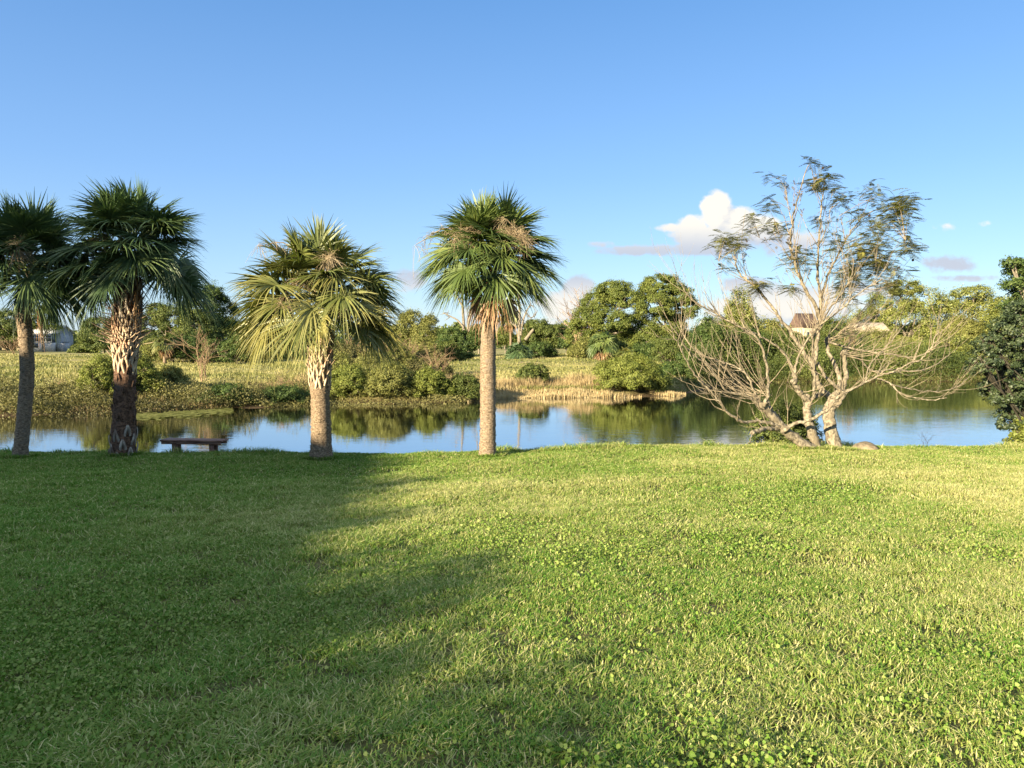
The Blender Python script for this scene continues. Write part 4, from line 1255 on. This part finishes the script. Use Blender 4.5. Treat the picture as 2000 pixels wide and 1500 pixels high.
# ---- scrub on the far bank: every shrub on its own
GS = 'shrubs along the far bank'
shr = [  # label, Y, x0, x1, top, base, mat, n
    ('yellow green leafy shrub left of the shaggy palm trunk', 34.6, 165, 240, 690, 806, 'lime', 2800, 'leafy_shrub'),
    ('yellow green leafy shrub right of the shaggy palm trunk', 35.6, 238, 312, 690, 800, 'lime', 2600, 'leafy_shrub'),
    ('small sprawling green shrub below the lone fan palm on the left', 37.5, 296, 366, 712, 796, 'olive', 1700, 'leafy_shrub'),
    ('brownish shrub at the water left of the leafy shrubs', 34.5, 70, 175, 752, 812, 'brown_scrub', 3000, 'low_shrub'),
    ('brown shrub in shade beside the leftmost palm trunk', 34, -30, 75, 757, 815, 'brown_scrub', 2600, 'low_shrub'),
    ('dark low shrub under the bare reddish bush', 35.8, 385, 505, 752, 803, 'dark_oak', 3600, 'low_shrub'),
    ('dark low shrub left of the golden palm trunk', 36.8, 500, 612, 756, 800, 'dark_oak', 3200, 'low_shrub'),
    ('dark scrubby shrub between shaggy palm and bare bush', 36.5, 270, 390, 762, 806, 'brown_scrub', 2600, 'low_shrub'),
    ('bright green bank shrub just right of the golden palm trunk', 38.2, 636, 725, 712, 792, 'lime', 4200, 'bank_shrub'),
    ('bright olive bank shrub midway between the golden and middle palms', 38.3, 708, 815, 708, 792, 'olive', 5200, 'bank_shrub'),
    ('olive bank shrub overhanging the water left of the middle palm', 38.6, 796, 880, 718, 790, 'lime', 4000, 'bank_shrub'),
    ('low dark bank shrub touching the middle palm trunk', 39, 866, 940, 730, 788, 'oak', 2200, 'bank_shrub'),
    ('pale green tall shrub behind the bank shrubs', 43, 690, 790, 684, 770, 'olive', 3000, 'bank_shrub'),
    ('green shrub behind the golden palm trunk', 43, 630, 700, 690, 770, 'olive', 1800, 'bank_shrub'),
    ('grey brown shrub behind bank shrubs left of the middle palm', 50, 790, 880, 700, 760, 'brown_scrub', 2200, 'bank_shrub'),
    ('upright rounded shrub among reeds right of the middle palm', 44.5, 1010, 1068, 711, 770, 'oak', 2600, 'round_shrub'),
    ('large lime green mounded shrub at the water on the point', 43.2, 1170, 1302, 694, 780, 'lime', 9000, 'mounded_shrub'),
    ('dark shadowed bush behind the lime green shrub', 50, 1278, 1345, 708, 764, 'dark_oak', 2800, 'dark_bush'),
]
for k, (lb, Y, x0, x1, yt, yb, mt, n, nm) in enumerate(shr):
    tree(nm, lb, Y, x0, x1, yt, yb, 300 + k, mt, int(n * 1.3), Y * .0027, group=GS, cat='shrub', crown_bottom=0.0, low=-.75, stems=3, clump=.30, nclump=20)
twiggy('bare_bush', 'leafless reddish tan bush on the left bank before the dark tree', 44, 398, 768, 648, 40, 321, 90, 'twig', .03)
twiggy('bare_bush', 'tangled leafless brown bush just right of the golden palm crown', 55, 705, 745, 648, 48, 322, 90, 'twig', .035)
twiggy('bare_bush', 'leafless brown twiggy bush below the grey green tree', 55, 790, 745, 640, 44, 323, 80, 'twig', .035)
twiggy('bare_bush', 'fine leafless brown bush behind the centre bank shrubs', 47, 745, 765, 655, 46, 328, 110, 'twig', .022)
twiggy('bare_bush', 'fine leafless tan bush just left of the middle palm trunk', 46, 850, 765, 672, 40, 329, 90, 'twig', .022)
twiggy('bare_bush', 'fine leafless brown bush above the left bank undergrowth', 36, 110, 800, 735, 40, 330, 100, 'twig', .015)
twiggy('bare_bush', 'fine leafless tan bush low on the bank left of the golden palm', 38, 545, 790, 725, 34, 331, 80, 'twig', .015)
twiggy('bare_bush', 'pinkish leafless tree top left of the big bright trees', 98, 1135, 705, 570, 42, 324, 110, 'twig', .09)
twiggy('bare_bush', 'brown leafless brush behind the bare tree stems', 62, 1400, 750, 640, 60, 325, 110, 'twig', .035)
twiggy('bare_bush', 'brown leafless brush right of the bare tree centre', 60, 1650, 745, 650, 50, 326, 80, 'twig', .035)
twiggy('bare_bush', 'straggly leafless bush at the far left field edge', 120, 25, 700, 655, 36, 327, 60, 'twig', .07)

under = [
    ('dark bush at the foot of the bushy tree behind the shaggy palm', 80, 325, 400, 655, 718, 'dark_oak'),
    ('dark bush at the left foot of the tall dark evergreen', 80, 385, 445, 662, 720, 'dark_oak'),
    ('dark bush at the right foot of the tall dark evergreen', 78, 435, 492, 650, 722, 'dark_oak'),
    ('bush in front of the dead tree behind the middle palm', 84, 845, 905, 668, 712, 'oak'),
    ('olive bush right of the grey green tree', 80, 800, 860, 660, 714, 'olive'),
    ('low bush at the foot of the spreading tree', 100, 1025, 1085, 668, 700, 'dark_oak'),
    ('big olive bush behind the golden palm crown on the right', 60, 690, 770, 655, 735, 'olive'),
    ('brownish bush above the bank shrubs beside the golden palm', 52, 640, 720, 668, 752, 'brown_scrub'),
    ('mixed bush above the bank shrubs in the centre', 52, 735, 815, 664, 752, 'olive'),
    ('brownish bush above the bank shrubs left of the middle palm', 54, 800, 870, 678, 748, 'brown_scrub'),
    ('low bush under the left side of the big bright trees', 86, 1110, 1165, 664, 708, 'olive'),
    ('bush between the wild fan palm and the trunk of the big tree', 86, 1188, 1235, 668, 708, 'oak'),
    ('dark bush right of the big tree trunk', 84, 1232, 1285, 670, 710, 'dark_oak'),
    ('bush at the right foot of the big bright pair', 80, 1275, 1345, 655, 715, 'oak'),
    ('low bush behind the bare brown bush right of the golden palm', 88, 690, 770, 655, 708, 'oak'),
    ('low dark bush behind the golden palm trunk', 90, 600, 700, 660, 706, 'dark_oak'),
    ('low dark bush left of the golden palm crown', 88, 480, 610, 668, 708, 'dark_oak'),
    ('bush at the foot of the bushy tree on the left', 80, 262, 330, 665, 716, 'olive'),
    ('low bush left of the round tree at the far field edge', 140, 140, 185, 670, 696, 'oak'),
]
for k, (lb, Y, x0, x1, yt, yb, mt) in enumerate(under):
    tree('understory_bush', lb, Y, x0, x1, yt, yb, 340 + k, mt, 2600, group='bushes below the trees', cat='shrub', crown_bottom=0, low=-.7, stems=3, nclump=20)

# ---- right of the point: trees behind and beside the bare tree
GR = 'trees along the right shore'
rt = [
    ('dense dark tree directly right of the big bright pair', 58, 1322, 1436, 612, 760, 'dark_oak', 10000, 'shore_tree'),
    ('dark bushy tree behind the left side of the bare tree', 61, 1400, 1510, 634, 752, 'dark_oak', 8000, 'shore_tree'),
    ('bushy tree behind the bare tree stems', 62, 1490, 1600, 648, 752, 'oak', 8000, 'shore_tree'),
    ('olive bushy tree behind the right side of the bare tree', 64, 1590, 1700, 668, 750, 'olive', 8000, 'shore_tree'),
    ('spiky topped tree left behind the bare tree', 84, 1395, 1490, 560, 700, 'feather_green', 5000, 'far_tree'),
    ('feathery yellow green tree, largest on the right shore', 190, 1690, 1850, 545, 690, 'feather_green', 17000, 'feathery_tree', [(1740, 596, 46, 30, 0), (1800, 588, 46, 28, 1), (1765, 562, 34, 14, 0), (1700, 640, 50, 40, 0), (1770, 640, 70, 44, -1), (1835, 640, 50, 40, 0), (1720, 690, 60, 44, 0), (1800, 700, 70, 44, -1), (1845, 600, 30, 14, 0)]),
    ('feathery yellow green tree leaning over water on the right', 62, 1790, 1930, 656, 750, 'feather_green', 12000, 'feathery_tree', [(1840, 682, 50, 26, 0), (1890, 690, 50, 26, 0), (1820, 710, 60, 36, 0), (1900, 712, 70, 36, 0)]),
    ('pale feathery tree behind, right of the largest one', 200, 1850, 1960, 556, 690, 'feather_green', 5000, 'feathery_tree', [(1895, 572, 38, 13, 0), (1880, 596, 34, 14, 1), (1915, 600, 36, 18, 0), (1930, 585, 26, 9, 0), (1900, 640, 56, 34, 0), (1945, 640, 40, 34, 0)]),
    ('feathery tree at the right edge above the dark shrub', 185, 1925, 2060, 572, 690, 'feather_green', 11000, 'feathery_tree', [(1975, 600, 42, 18, 0), (2030, 590, 50, 26, 0), (1960, 640, 50, 34, 0), (2010, 660, 60, 40, 0), (1960, 700, 60, 40, 0)]),
    ('bushy tree hiding the foot of the grey roofed house', 96, 1360, 1470, 628, 700, 'oak', 6000, 'far_tree'),
    ('bushy tree hiding the foot of the gabled cream house', 98, 1450, 1560, 622, 700, 'olive', 6000, 'far_tree'),
    ('bushy tree between gabled house and low cream house', 98, 1585, 1680, 618, 700, 'oak', 6000, 'far_tree'),
    ('bushy olive tree hiding the low cream house wall', 92, 1655, 1760, 646, 700, 'olive', 6000, 'far_tree'),
    ('tall feathery tree filling the gap at far right', 170, 1935, 2040, 590, 692, 'feather_green', 9000, 'feathery_tree'),
    ('rounded olive tree low between the feathery trees', 175, 1830, 1920, 618, 692, 'olive', 8000, 'shore_tree'),
    ('low spreading olive bush tree on the shore under the largest feathery tree', 63, 1700, 1830, 664, 750, 'olive', 9000, 'shore_tree'),
    ('low green tree at the far right end of the water', 62, 1900, 2030, 660, 752, 'oak', 8000, 'shore_tree'),
    ('low green tree on the shore between bare tree and feathery tree', 62, 1640, 1760, 690, 750, 'olive', 6500, 'shore_tree'),
]
for k, row in enumerate(rt):
    lb, Y, x0, x1, yt, yb, mt, n, nm = row[:9]
    tree(nm, lb, Y, x0, x1, yt, yb, 400 + k, mt, n, min(Y, 120) * (.0030 if 'feather' in mt else .0026) * (1.45 if Y > 120 else 1), group=GR, crown_bottom=0.02, low=-.8, clump=.24, nclump=34 if len(row) < 10 else 30, up=.8 if 'feather' in mt else .35, blobs=row[9] if len(row) > 9 else None)

# near right edge
tree('glossy_shrub', 'large dark glossy shrub standing at the right end of the lawn', 17.5, 1940, 2150, 590, 890, 451, 'shiny', 8000, .085, cat='shrub', crown_bottom=.02, low=-.8, clump=.20, nclump=30, stems=3, bark='bark_dark',
     blobs=[(1985, 655, 50, 44, 0), (1950, 695, 42, 42, -.5), (1922, 712, 32, 26, -.9), (1930, 668, 28, 18, -.6), (1955, 765, 44, 34, -.3), (1978, 822, 34, 22, 0), (2010, 640, 60, 60, .5), (2000, 750, 56, 46, 0), (1995, 800, 36, 28, 0), (2050, 720, 70, 90, 0), (2040, 820, 60, 40, .3)])
tree('young_shrub', 'low bright leafy shrub under the dark glossy one at right', 17.2, 1972, 2070, 800, 890, 452, 'lime', 1600, .10, cat='shrub', crown_bottom=.0, low=-.6, clump=.3, nclump=16, stems=3)
tree('overhanging_tree', 'dark leafy branch end reaching in from the right edge', 30, 1970, 2140, 500, 745, 453, 'dark_oak', 4000, .13, crown_bottom=.3, clump=.5,
     blobs=[(1985, 514, 24, 8, 0), (2000, 530, 34, 9, .5), (1988, 556, 30, 8, -.5), (2015, 572, 40, 12, 0), (1995, 596, 36, 9, 0), (2060, 540, 60, 40, 0), (2080, 620, 80, 50, 0)])
tree('green_shrub', 'small leaved green shrub behind the bare tree stems', 17.2, 1470, 1600, 778, 890, 454, 'oak', 4200, .07, cat='shrub', crown_bottom=0, low=-.6, clump=.26, nclump=26, stems=4)

# distant woods that close the horizon
def woods():
    rng = np.random.default_rng(500)
    g = Geo()
    n = 60000
    az = rng.uniform(-1.3, 1.3, n)
    D = rng.uniform(215, 300, n)
    x, y = D * np.sin(az), D * np.cos(az)
    top = 3.0 + 5.5 * vnoise(az * 100, az * 0, 3.0, 81) + 2.5 * vnoise(az * 100, az * 0, 0.8, 82)
    z = -1 + top * rng.uniform(0, 1, n) ** .6
    leaf_quads(g, np.stack([x, y, z], -1), rng.normal(size=(n, 3)) + np.array([0, -.6, .5]), rng.uniform(.7, 1.5, n), .7, rng, rng.uniform(0, 1, n))
    o = g.build('distant_woods', M['oak'])
    tag(o, 'continuous dark woods along the horizon', 'woods', kind='stuff')
woods()


# ------------------------------------------------------------------ buildings
def box(g, x0, x1, y0, y1, z0, z1):
    V = [(x0, y0, z0), (x1, y0, z0), (x1, y1, z0), (x0, y1, z0), (x0, y0, z1), (x1, y0, z1), (x1, y1, z1), (x0, y1, z1)]
    g.add(V, [[0, 3, 2, 1], [4, 5, 6, 7], [0, 1, 5, 4], [1, 2, 6, 5], [2, 3, 7, 6], [3, 0, 4, 7]])


def prism(g, x0, x1, y0, y1, z0, zr, axis='x', th=.0):
    """a gable roof solid with its ridge along the axis"""
    if axis == 'x':
        ym = (y0 + y1) / 2
        V = [(x0, y0, z0), (x1, y0, z0), (x1, y1, z0), (x0, y1, z0), (x0, ym, zr), (x1, ym, zr)]
        g.add(V, [[0, 1, 5, 4], [2, 3, 4, 5], [0, 3, 2, 1]]); g.add(V, [[0, 4, 3], [1, 2, 5]])
    else:
        xm = (x0 + x1) / 2
        V = [(x0, y0, z0), (x1, y0, z0), (x1, y1, z0), (x0, y1, z0), (xm, y0, zr), (xm, y1, zr)]
        g.add(V, [[1, 2, 5, 4], [3, 0, 4, 5], [0, 3, 2, 1]]); g.add(V, [[0, 1, 4], [2, 3, 5]])


def rot_to(root, rz):
    root.rotation_euler = (0, 0, rz)


def far_house():
    Y = 170
    c = P(106, 690, Y)
    b = np.array([c[0], Y, float(H(c[0], Y)) - .2])
    t = thing('far_house', 'grey house with screened balcony and pale gable roof beyond the field', 'house', b)
    t.rotation_euler = (0, 0, R(2))
    s = Y / F
    # local coordinates: the screened front looks to -y, the gable end to +x
    def part(name, mat, fn):
        g = Geo(); fn(g)
        g.v = [v + b for v in g.v]
        return g.build(name, M[mat], t)
    W, Dp, h1, h2 = 5.2, 6.4, 2.1, 4.2
    part('wall', 'stucco_grey', lambda g: (box(g, -W / 2, W / 2, -Dp / 2, Dp / 2, 0, h2), ))
    part('gable', 'stucco_grey', lambda g: prism(g, -W / 2 + .01, W / 2 - .01, -Dp / 2, Dp / 2, h2 + .003, h2 + 1.55, 'x'))
    def roof(g):
        for sg in (-1, 1):
            y0, y1 = sg * (Dp / 2 + .5), 0
            z0, z1 = h2 - .2, h2 + 1.7
            V = [(-W / 2 - .4, y0, z0), (W / 2 + .4, y0, z0), (W / 2 + .4, y1, z1), (-W / 2 - .4, y1, z1)]
            V += [(x, y, z + .15) for x, y, z in V]
            g.add(V, [[0, 1, 2, 3], [4, 7, 6, 5], [0, 4, 5, 1], [1, 5, 6, 2], [2, 6, 7, 3], [3, 7, 4, 0]])
    rf = part('roof', 'roof_light', roof)
    part('skylight', 'screen', lambda g: g.add([(0.6, -2.3, h2 + .92), (2.0, -2.3, h2 + .92), (2.0, -1.0, h2 + 1.72), (0.6, -1.0, h2 + 1.72), (0.6, -2.3, h2 + .7), (2.0, -2.3, h2 + .7), (2.0, -1.0, h2 + 1.4), (0.6, -1.0, h2 + 1.4)], [[0, 1, 2, 3], [4, 7, 6, 5], [0, 4, 5, 1], [1, 5, 6, 2], [2, 6, 7, 3], [3, 7, 4, 0]]))
    part('lower_porch', 'white_trim', lambda g: box(g, -W / 2 - .6, W / 2 - .1, -Dp / 2 - 1.8, -Dp / 2 - .003, 0, h1))
    part('balcony_screen', 'screen', lambda g: box(g, -W / 2 + .1, W / 2 - .3, -Dp / 2 - 1.7, -Dp / 2 - .003, h1 + .003, h2 - .45))
    for k in range(5):
        x = -W / 2 + .1 + k * (W - .4) / 4
        part('balcony_post', 'white_trim', lambda g: box(g, x - .07, x + .07, -Dp / 2 - 1.78, -Dp / 2 - 1.703, h1 + .003, h2 - .45))
    part('balcony_rail', 'white_trim', lambda g: (box(g, -W / 2, W / 2 - .2, -Dp / 2 - 1.86, -Dp / 2 - 1.783, h1 + .0, h1 + .25), box(g, -W / 2, W / 2 - .2, -Dp / 2 - 1.86, -Dp / 2 - 1.783, h1 + 1.0, h1 + 1.1), box(g, -W / 2, W / 2 - .2, -Dp / 2 - 1.86, -Dp / 2 - 1.783, h2 - .5, h2 - .25)))
    part('side_window', 'screen', lambda g: box(g, W / 2 + .003, W / 2 + .06, -1.2, 1.2, .8, 2.3))
    part('porch_window', 'screen', lambda g: box(g, -W / 2 + .2, -.6, -Dp / 2 - 1.86, -Dp / 2 - 1.803, 1.0, 1.9))
    part('side_shed', 'stucco_grey', lambda g: box(g, W / 2 + .003, W / 2 + 1.8, -Dp / 2 - .5, -Dp / 2 + 2.0, 0, h1 - .1))
    # long cream wing behind, left
    c2 = P(62, 690, 185)
    b2 = np.array([c2[0], 185, float(H(c2[0], 185)) - .2])
    t2 = thing('cream_building', 'long cream building with pale roof partly hidden left of the grey house', 'house', b2)
    t2.rotation_euler = (0, 0, R(-6))
    def part2(name, mat, fn):
        g = Geo(); fn(g); g.v = [v + b2 for v in g.v]
        return g.build(name, M[mat], t2)
    part2('wall', 'stucco_cream', lambda g: box(g, -9, 7.5, -4, 4, 0, 4.3))
    part2('roof', 'roof_light', lambda g: prism(g, -9.4, 7.9, -4.6, 4.6, 4.303, 6.0, 'x'))
    for k in range(5):
        x = -7.5 + k * 3.1
        w = part2('window', 'screen', lambda g: box(g, x, x + 1.2, -4.06, -4.003, 2.4, 3.6))
far_house()


def roof_house(label, Y, x0, x1, ywall, yroof, ybase, wall, roof, rz, name='shore_house', axis='x'):
    c = P((x0 + x1) / 2, ybase, Y)
    z0 = float(H(c[0], Y)) - .2
    b = np.array([c[0], Y, z0])
    t = thing(name, label, 'house', b, 'houses behind the right shore')
    t.rotation_euler = (0, 0, rz)
    w = (x1 - x0) / F * Y / 2
    hw = P(0, ywall, Y)[2] - z0
    hr = P(0, yroof, Y)[2] - z0
    def part(nm, mat, fn):
        g = Geo(); fn(g); g.v = [v + b for v in g.v]
        return g.build(nm, M[mat], t)
    part('wall', wall, lambda g: box(g, -w, w, -w * .8, w * .8, 0, hw))
    part('roof', roof, lambda g: prism(g, -w * 1.06, w * 1.06, -w * .88, w * .88, hw + .003, hr, axis))
    if axis == 'y':
        part('gable', wall, lambda g: prism(g, -w, w, -w * .88 - .02, -w * .88 - .3 + .02 + .0, hw, hr - .25, axis))
    for k in (-.55, .1):
        part('window', 'screen', lambda g: box(g, k * w, k * w + .28 * w, -w * .8 - .05, -w * .8 - .003, hw - 1.9, hw - .7))
    return t
roof_house('grey roofed house with cream wall seen through the bare branches on the left', 112, 1372, 1446, 640, 622, 690, 'stucco_cream', 'roof_grey', R(8))
roof_house('cream gabled house with brown roof right at the bare tree centre', 118, 1548, 1592, 640, 612, 690, 'stucco_tan', 'roof_brown', R(24))
roof_house('low cream house with pale roof behind the right shore trees', 110, 1665, 1725, 650, 630, 690, 'stucco_cream', 'stucco_tan', R(12))


# ------------------------------------------------------------------ bench, boulder, small plants, lily pads
def bench():
    Y = 16.1
    c = P(380, 884, Y)
    b = np.array([c[0], Y, P(380, 858, Y)[2] - .43])
    t = thing('bench', 'low backless wooden bench at the edge of the lawn', 'bench', b)
    t.rotation_euler = (0, 0, R(-7))
    rng = np.random.default_rng(3)
    L = 1.40
    for k in range(3):
        g = Geo(); y0 = -.17 + k * .118
        box(g, -L / 2, L / 2, y0, y0 + .108, .395, .43)
        g.v = [v + b for v in g.v]
        g.build('seat_plank', M['bench_wood'], t)
    g = Geo(); box(g, -L / 2 + .02, L / 2 - .02, -.150, -.112, .335, .392); box(g, -L / 2 + .02, L / 2 - .02, .105, .143, .335, .392)
    g.v = [v + b for v in g.v]; g.build('seat_frame', M['bench_wood'], t)
    for x in (-L / 2 + .24, L / 2 - .30):
        for y in (-.11, .07):
            g = Geo(); box(g, x, x + .09, y, y + .04, -.25, .332); g.v = [v + b for v in g.v]
            g.build('leg', M['bench_wood'], t)
        g = Geo(); box(g, x + .02, x + .07, -.067, .067, .12, .20); g.v = [v + b for v in g.v]
        g.build('stretcher', M['bench_wood'], t)
bench()


def boulder():
    c = P(1690, 872, 15.6)
    rng = np.random.default_rng(9)
    nu, nv = 26, 12
    V = []
    for j in range(nv):
        ph = (j + .5) / nv * math.pi
        for i in range(nu):
            th = i / nu * 2 * math.pi
            V.append([math.cos(th) * math.sin(ph) * .29, math.sin(th) * math.sin(ph) * .26, math.cos(ph) * .15])
    V = np.array(V); V *= (1 + .08 * np.sin(V[:, :1] * 13 + 1) + .05 * np.sin(V[:, 1:2] * 21))
    V += rng.normal(size=V.shape) * .003
    V += [c[0], 15.6, P(1690, 864, 15.6)[2] - .15]
    Fq = []
    for j in range(nv - 1):
        for i in range(nu):
            a, b2 = j * nu + i, j * nu + (i + 1) % nu
            Fq.append([a, a + nu, b2 + nu, b2])
    g = Geo(); g.add(V, Fq); g.add(V[:nu], np.arange(nu)[None, :]); g.add(V[-nu:], np.arange(nu)[::-1][None, :])
    o = g.build('boulder', M['boulder'], None, True)
    tag(o, 'low rounded tan boulder at the foot of the bare tree', 'rock')
boulder()

twiggy('dry_weed', 'thin leafless weed at the lawn edge right of the boulder', 16.6, 1806, 884, 840, 26, 601, 30, 'pod', .004, cat='weed')
twiggy('dry_weed', 'pale leafless weed at the lawn edge right of the middle palm', 16.4, 1142, 884, 846, 22, 602, 26, 'twig', .003, cat='weed')


def lily_pads():
    rng = np.random.default_rng(15)
    t = Geo()
    n = 900
    k = 0
    px = rng.uniform(250, 450, n)
    py = 813 - (px - 250) * .055 + rng.normal(size=n) * 3.2 + (450 - px) * .02
    D = (EYE - WATER) * F / (py - 668)
    x = (px - 1000) / F * D; y = D
    r = rng.uniform(.06, .15, n)
    m = 9
    th = np.linspace(.25, 2 * math.pi - .05, m)
    rot = rng.uniform(0, 6.28, n)
    V = np.zeros((n, m + 1, 3))
    V[:, :m, 0] = x[:, None] + np.cos(th[None, :] + rot[:, None]) * r[:, None]
    V[:, :m, 1] = y[:, None] + np.sin(th[None, :] + rot[:, None]) * r[:, None]
    V[:, m, 0] = x; V[:, m, 1] = y
    V[:, :, 2] = WATER + .012 + rng.uniform(0, .02, (n, 1)) + rng.uniform(0, .012, (n, m + 1))
    g = Geo(); g.add(V.reshape(-1, 3), np.arange(n)[:, None] * (m + 1) + np.arange(m + 1)[None, :], rng.uniform(.3, 1, n))
    o = g.build('lily_pads', M['olive'])
    tag(o, 'raft of lily pads floating near the left far bank', 'lily pads', kind='stuff')
lily_pads()


# ------------------------------------------------------------------ the home behind the camera, with an unseen tree and shrubs added to shape the shade
def near_house():
    b = np.array([-14.7, 1.4, -.1])
    t = thing('near_house', 'tan stucco house behind and left of the viewer, outside the picture', 'house', b)
    t.rotation_euler = (0, 0, R(17.4))
    def part(nm, mat, fn):
        g = Geo(); fn(g); g.v = [v + b for v in g.v]
        return g.build(nm, M[mat], t)
    # local: corner at the origin, house extends to -x and -y
    W, Dp, e, rr = 26.0, 20.0, 3.8, 8.1
    part('wall', 'stucco_tan', lambda g: box(g, -W + .5, -.5, -Dp, -.5, -.6, e))
    part('gable', 'stucco_tan', lambda g: prism(g, -W + .5, -.5, -Dp, -.5, e + .003, rr - .25, 'y'))
    def roof(g):
        xm = -W / 2
        for sg in (0, 1):
            xe = 0.0 if sg else -W
            V = [(xe, -Dp - .5, e), (xe, 0, e), (xm, 0, rr), (xm, -Dp - .5, rr)]
            V += [(x, y, z + .16) for x, y, z in V]
            g.add(V, [[0, 1, 2, 3], [4, 7, 6, 5], [0, 4, 5, 1], [1, 5, 6, 2], [2, 6, 7, 3], [3, 7, 4, 0]])
    part('roof', 'roof_grey', roof)
    part('window', 'screen', lambda g: box(g, -9, -6, -.497, -.44, .9, 2.3))
    part('window', 'screen', lambda g: box(g, -.497, -.44, -9, -7, .9, 2.3))
    part('door', 'white_trim', lambda g: box(g, -4.4, -3.3, -.497, -.44, -.3, 2.1))
near_house()


def shade_tree():
    """an unseen tree added left of the viewer to shade the two left palm crowns"""
    rng = np.random.default_rng(700)
    b = np.array([-18.6, 5.2, float(H(-18.6, 5.2))])
    t = thing('added_shade_tree', 'unseen tree added left of the viewer to shade the left palm crowns', 'tree', b)
    bl = [(-19.5, 4.6, 7.3, 1.3, 1.2, .9), (-17.6, 4.4, 7.2, 1.3, 1.2, 1.0), (-16.3, 4.6, 6.5, 1.2, 1.1, 1.0), (-20.9, 4.8, 7.3, 1.1, 1.1, .8)]  # added crown lumps, placed so their shadow lands on the palm heads
    g = Geo(); crown_leaves(g, bl, 5200, .15, rng, .3, .6, .35, 40, -.9)
    g.build('crown', M['oak'], t)
    g = Geo(); f = b + np.array([0, 0, 4.6])
    tube(g, curve([b, b + np.array([.1, 0, 2.4]), f], 8), np.linspace(.2, .13, 8), 10, .5, False, .06, rng)
    for q in bl:
        c = np.array(q[:3]); tube(g, curve([f, (f + c) / 2 + np.array([0, .1, -.2]), c], 7), np.linspace(.09, .03, 7), 6)
    g.build('trunk', M['bark_grey'], t)
shade_tree()


def shadow_edge_shrubs():
    """unseen shrubs added along the side of the house; their leafy tops rag the shadow's edge"""
    for k, (ly, lx, r) in enumerate([(-.4, .0, 1.2), (-3.0, .4, 1.35), (-5.8, -.1, 1.25), (-8.4, .5, 1.35), (-11.2, .3, 1.3), (-14, .5, 1.3)]):
        rng = np.random.default_rng(720 + k)
        a = R(17.4)
        x = -14.7 + lx * math.cos(a) - ly * math.sin(a)
        y = 1.4 + lx * math.sin(a) + ly * math.cos(a)
        b = np.array([x, y, float(H(x, y))])
        t = thing('shadow_edge_shrub', 'unseen leafy shrub added to rag the near house shadow, ' + ['nearest the pond', 'second from the pond', 'third from the pond', 'fourth from the pond', 'fifth from the pond', 'furthest from the pond'][k], 'shrub', b, 'unseen shrubs added to rag the near house shadow')
        g = Geo()
        up_ = [0, .02, .06, .22, .34, .36][k]  # tops of these added shrubs set to shape the shadow edge on the lawn
        bl = [(x, y, 3.0 + up_, r, r, .95), (x + .2, y - .7, 3.5 + up_, .9, .9, .6), (x, y, 2.0, r, r, 1.2), (x + .25, y + .5, 3.45 + up_, .8, .8, .6), (x, y, .9, r, r, .9), (x - .15, y - 1.35, 3.05 + up_, .9, .9, .8), (x - .1, y + 1.2, 3.0 + up_, .8, .8, .8)]
        crown_leaves(g, bl, 9000, .12, rng, .32, .6, .35, 34, -.9)
        g.build('foliage', M['oak'], t)
        g = Geo()
        for j in range(3):
            tube(g, curve([b, b + np.array([.1 * j, .1, 1.5]), b + np.array([.4 * j - .4, .2, 3.4])], 6), np.linspace(.06, .02, 6), 6)
        g.build('stems', M['bark_grey'], t)
shadow_edge_shrubs()
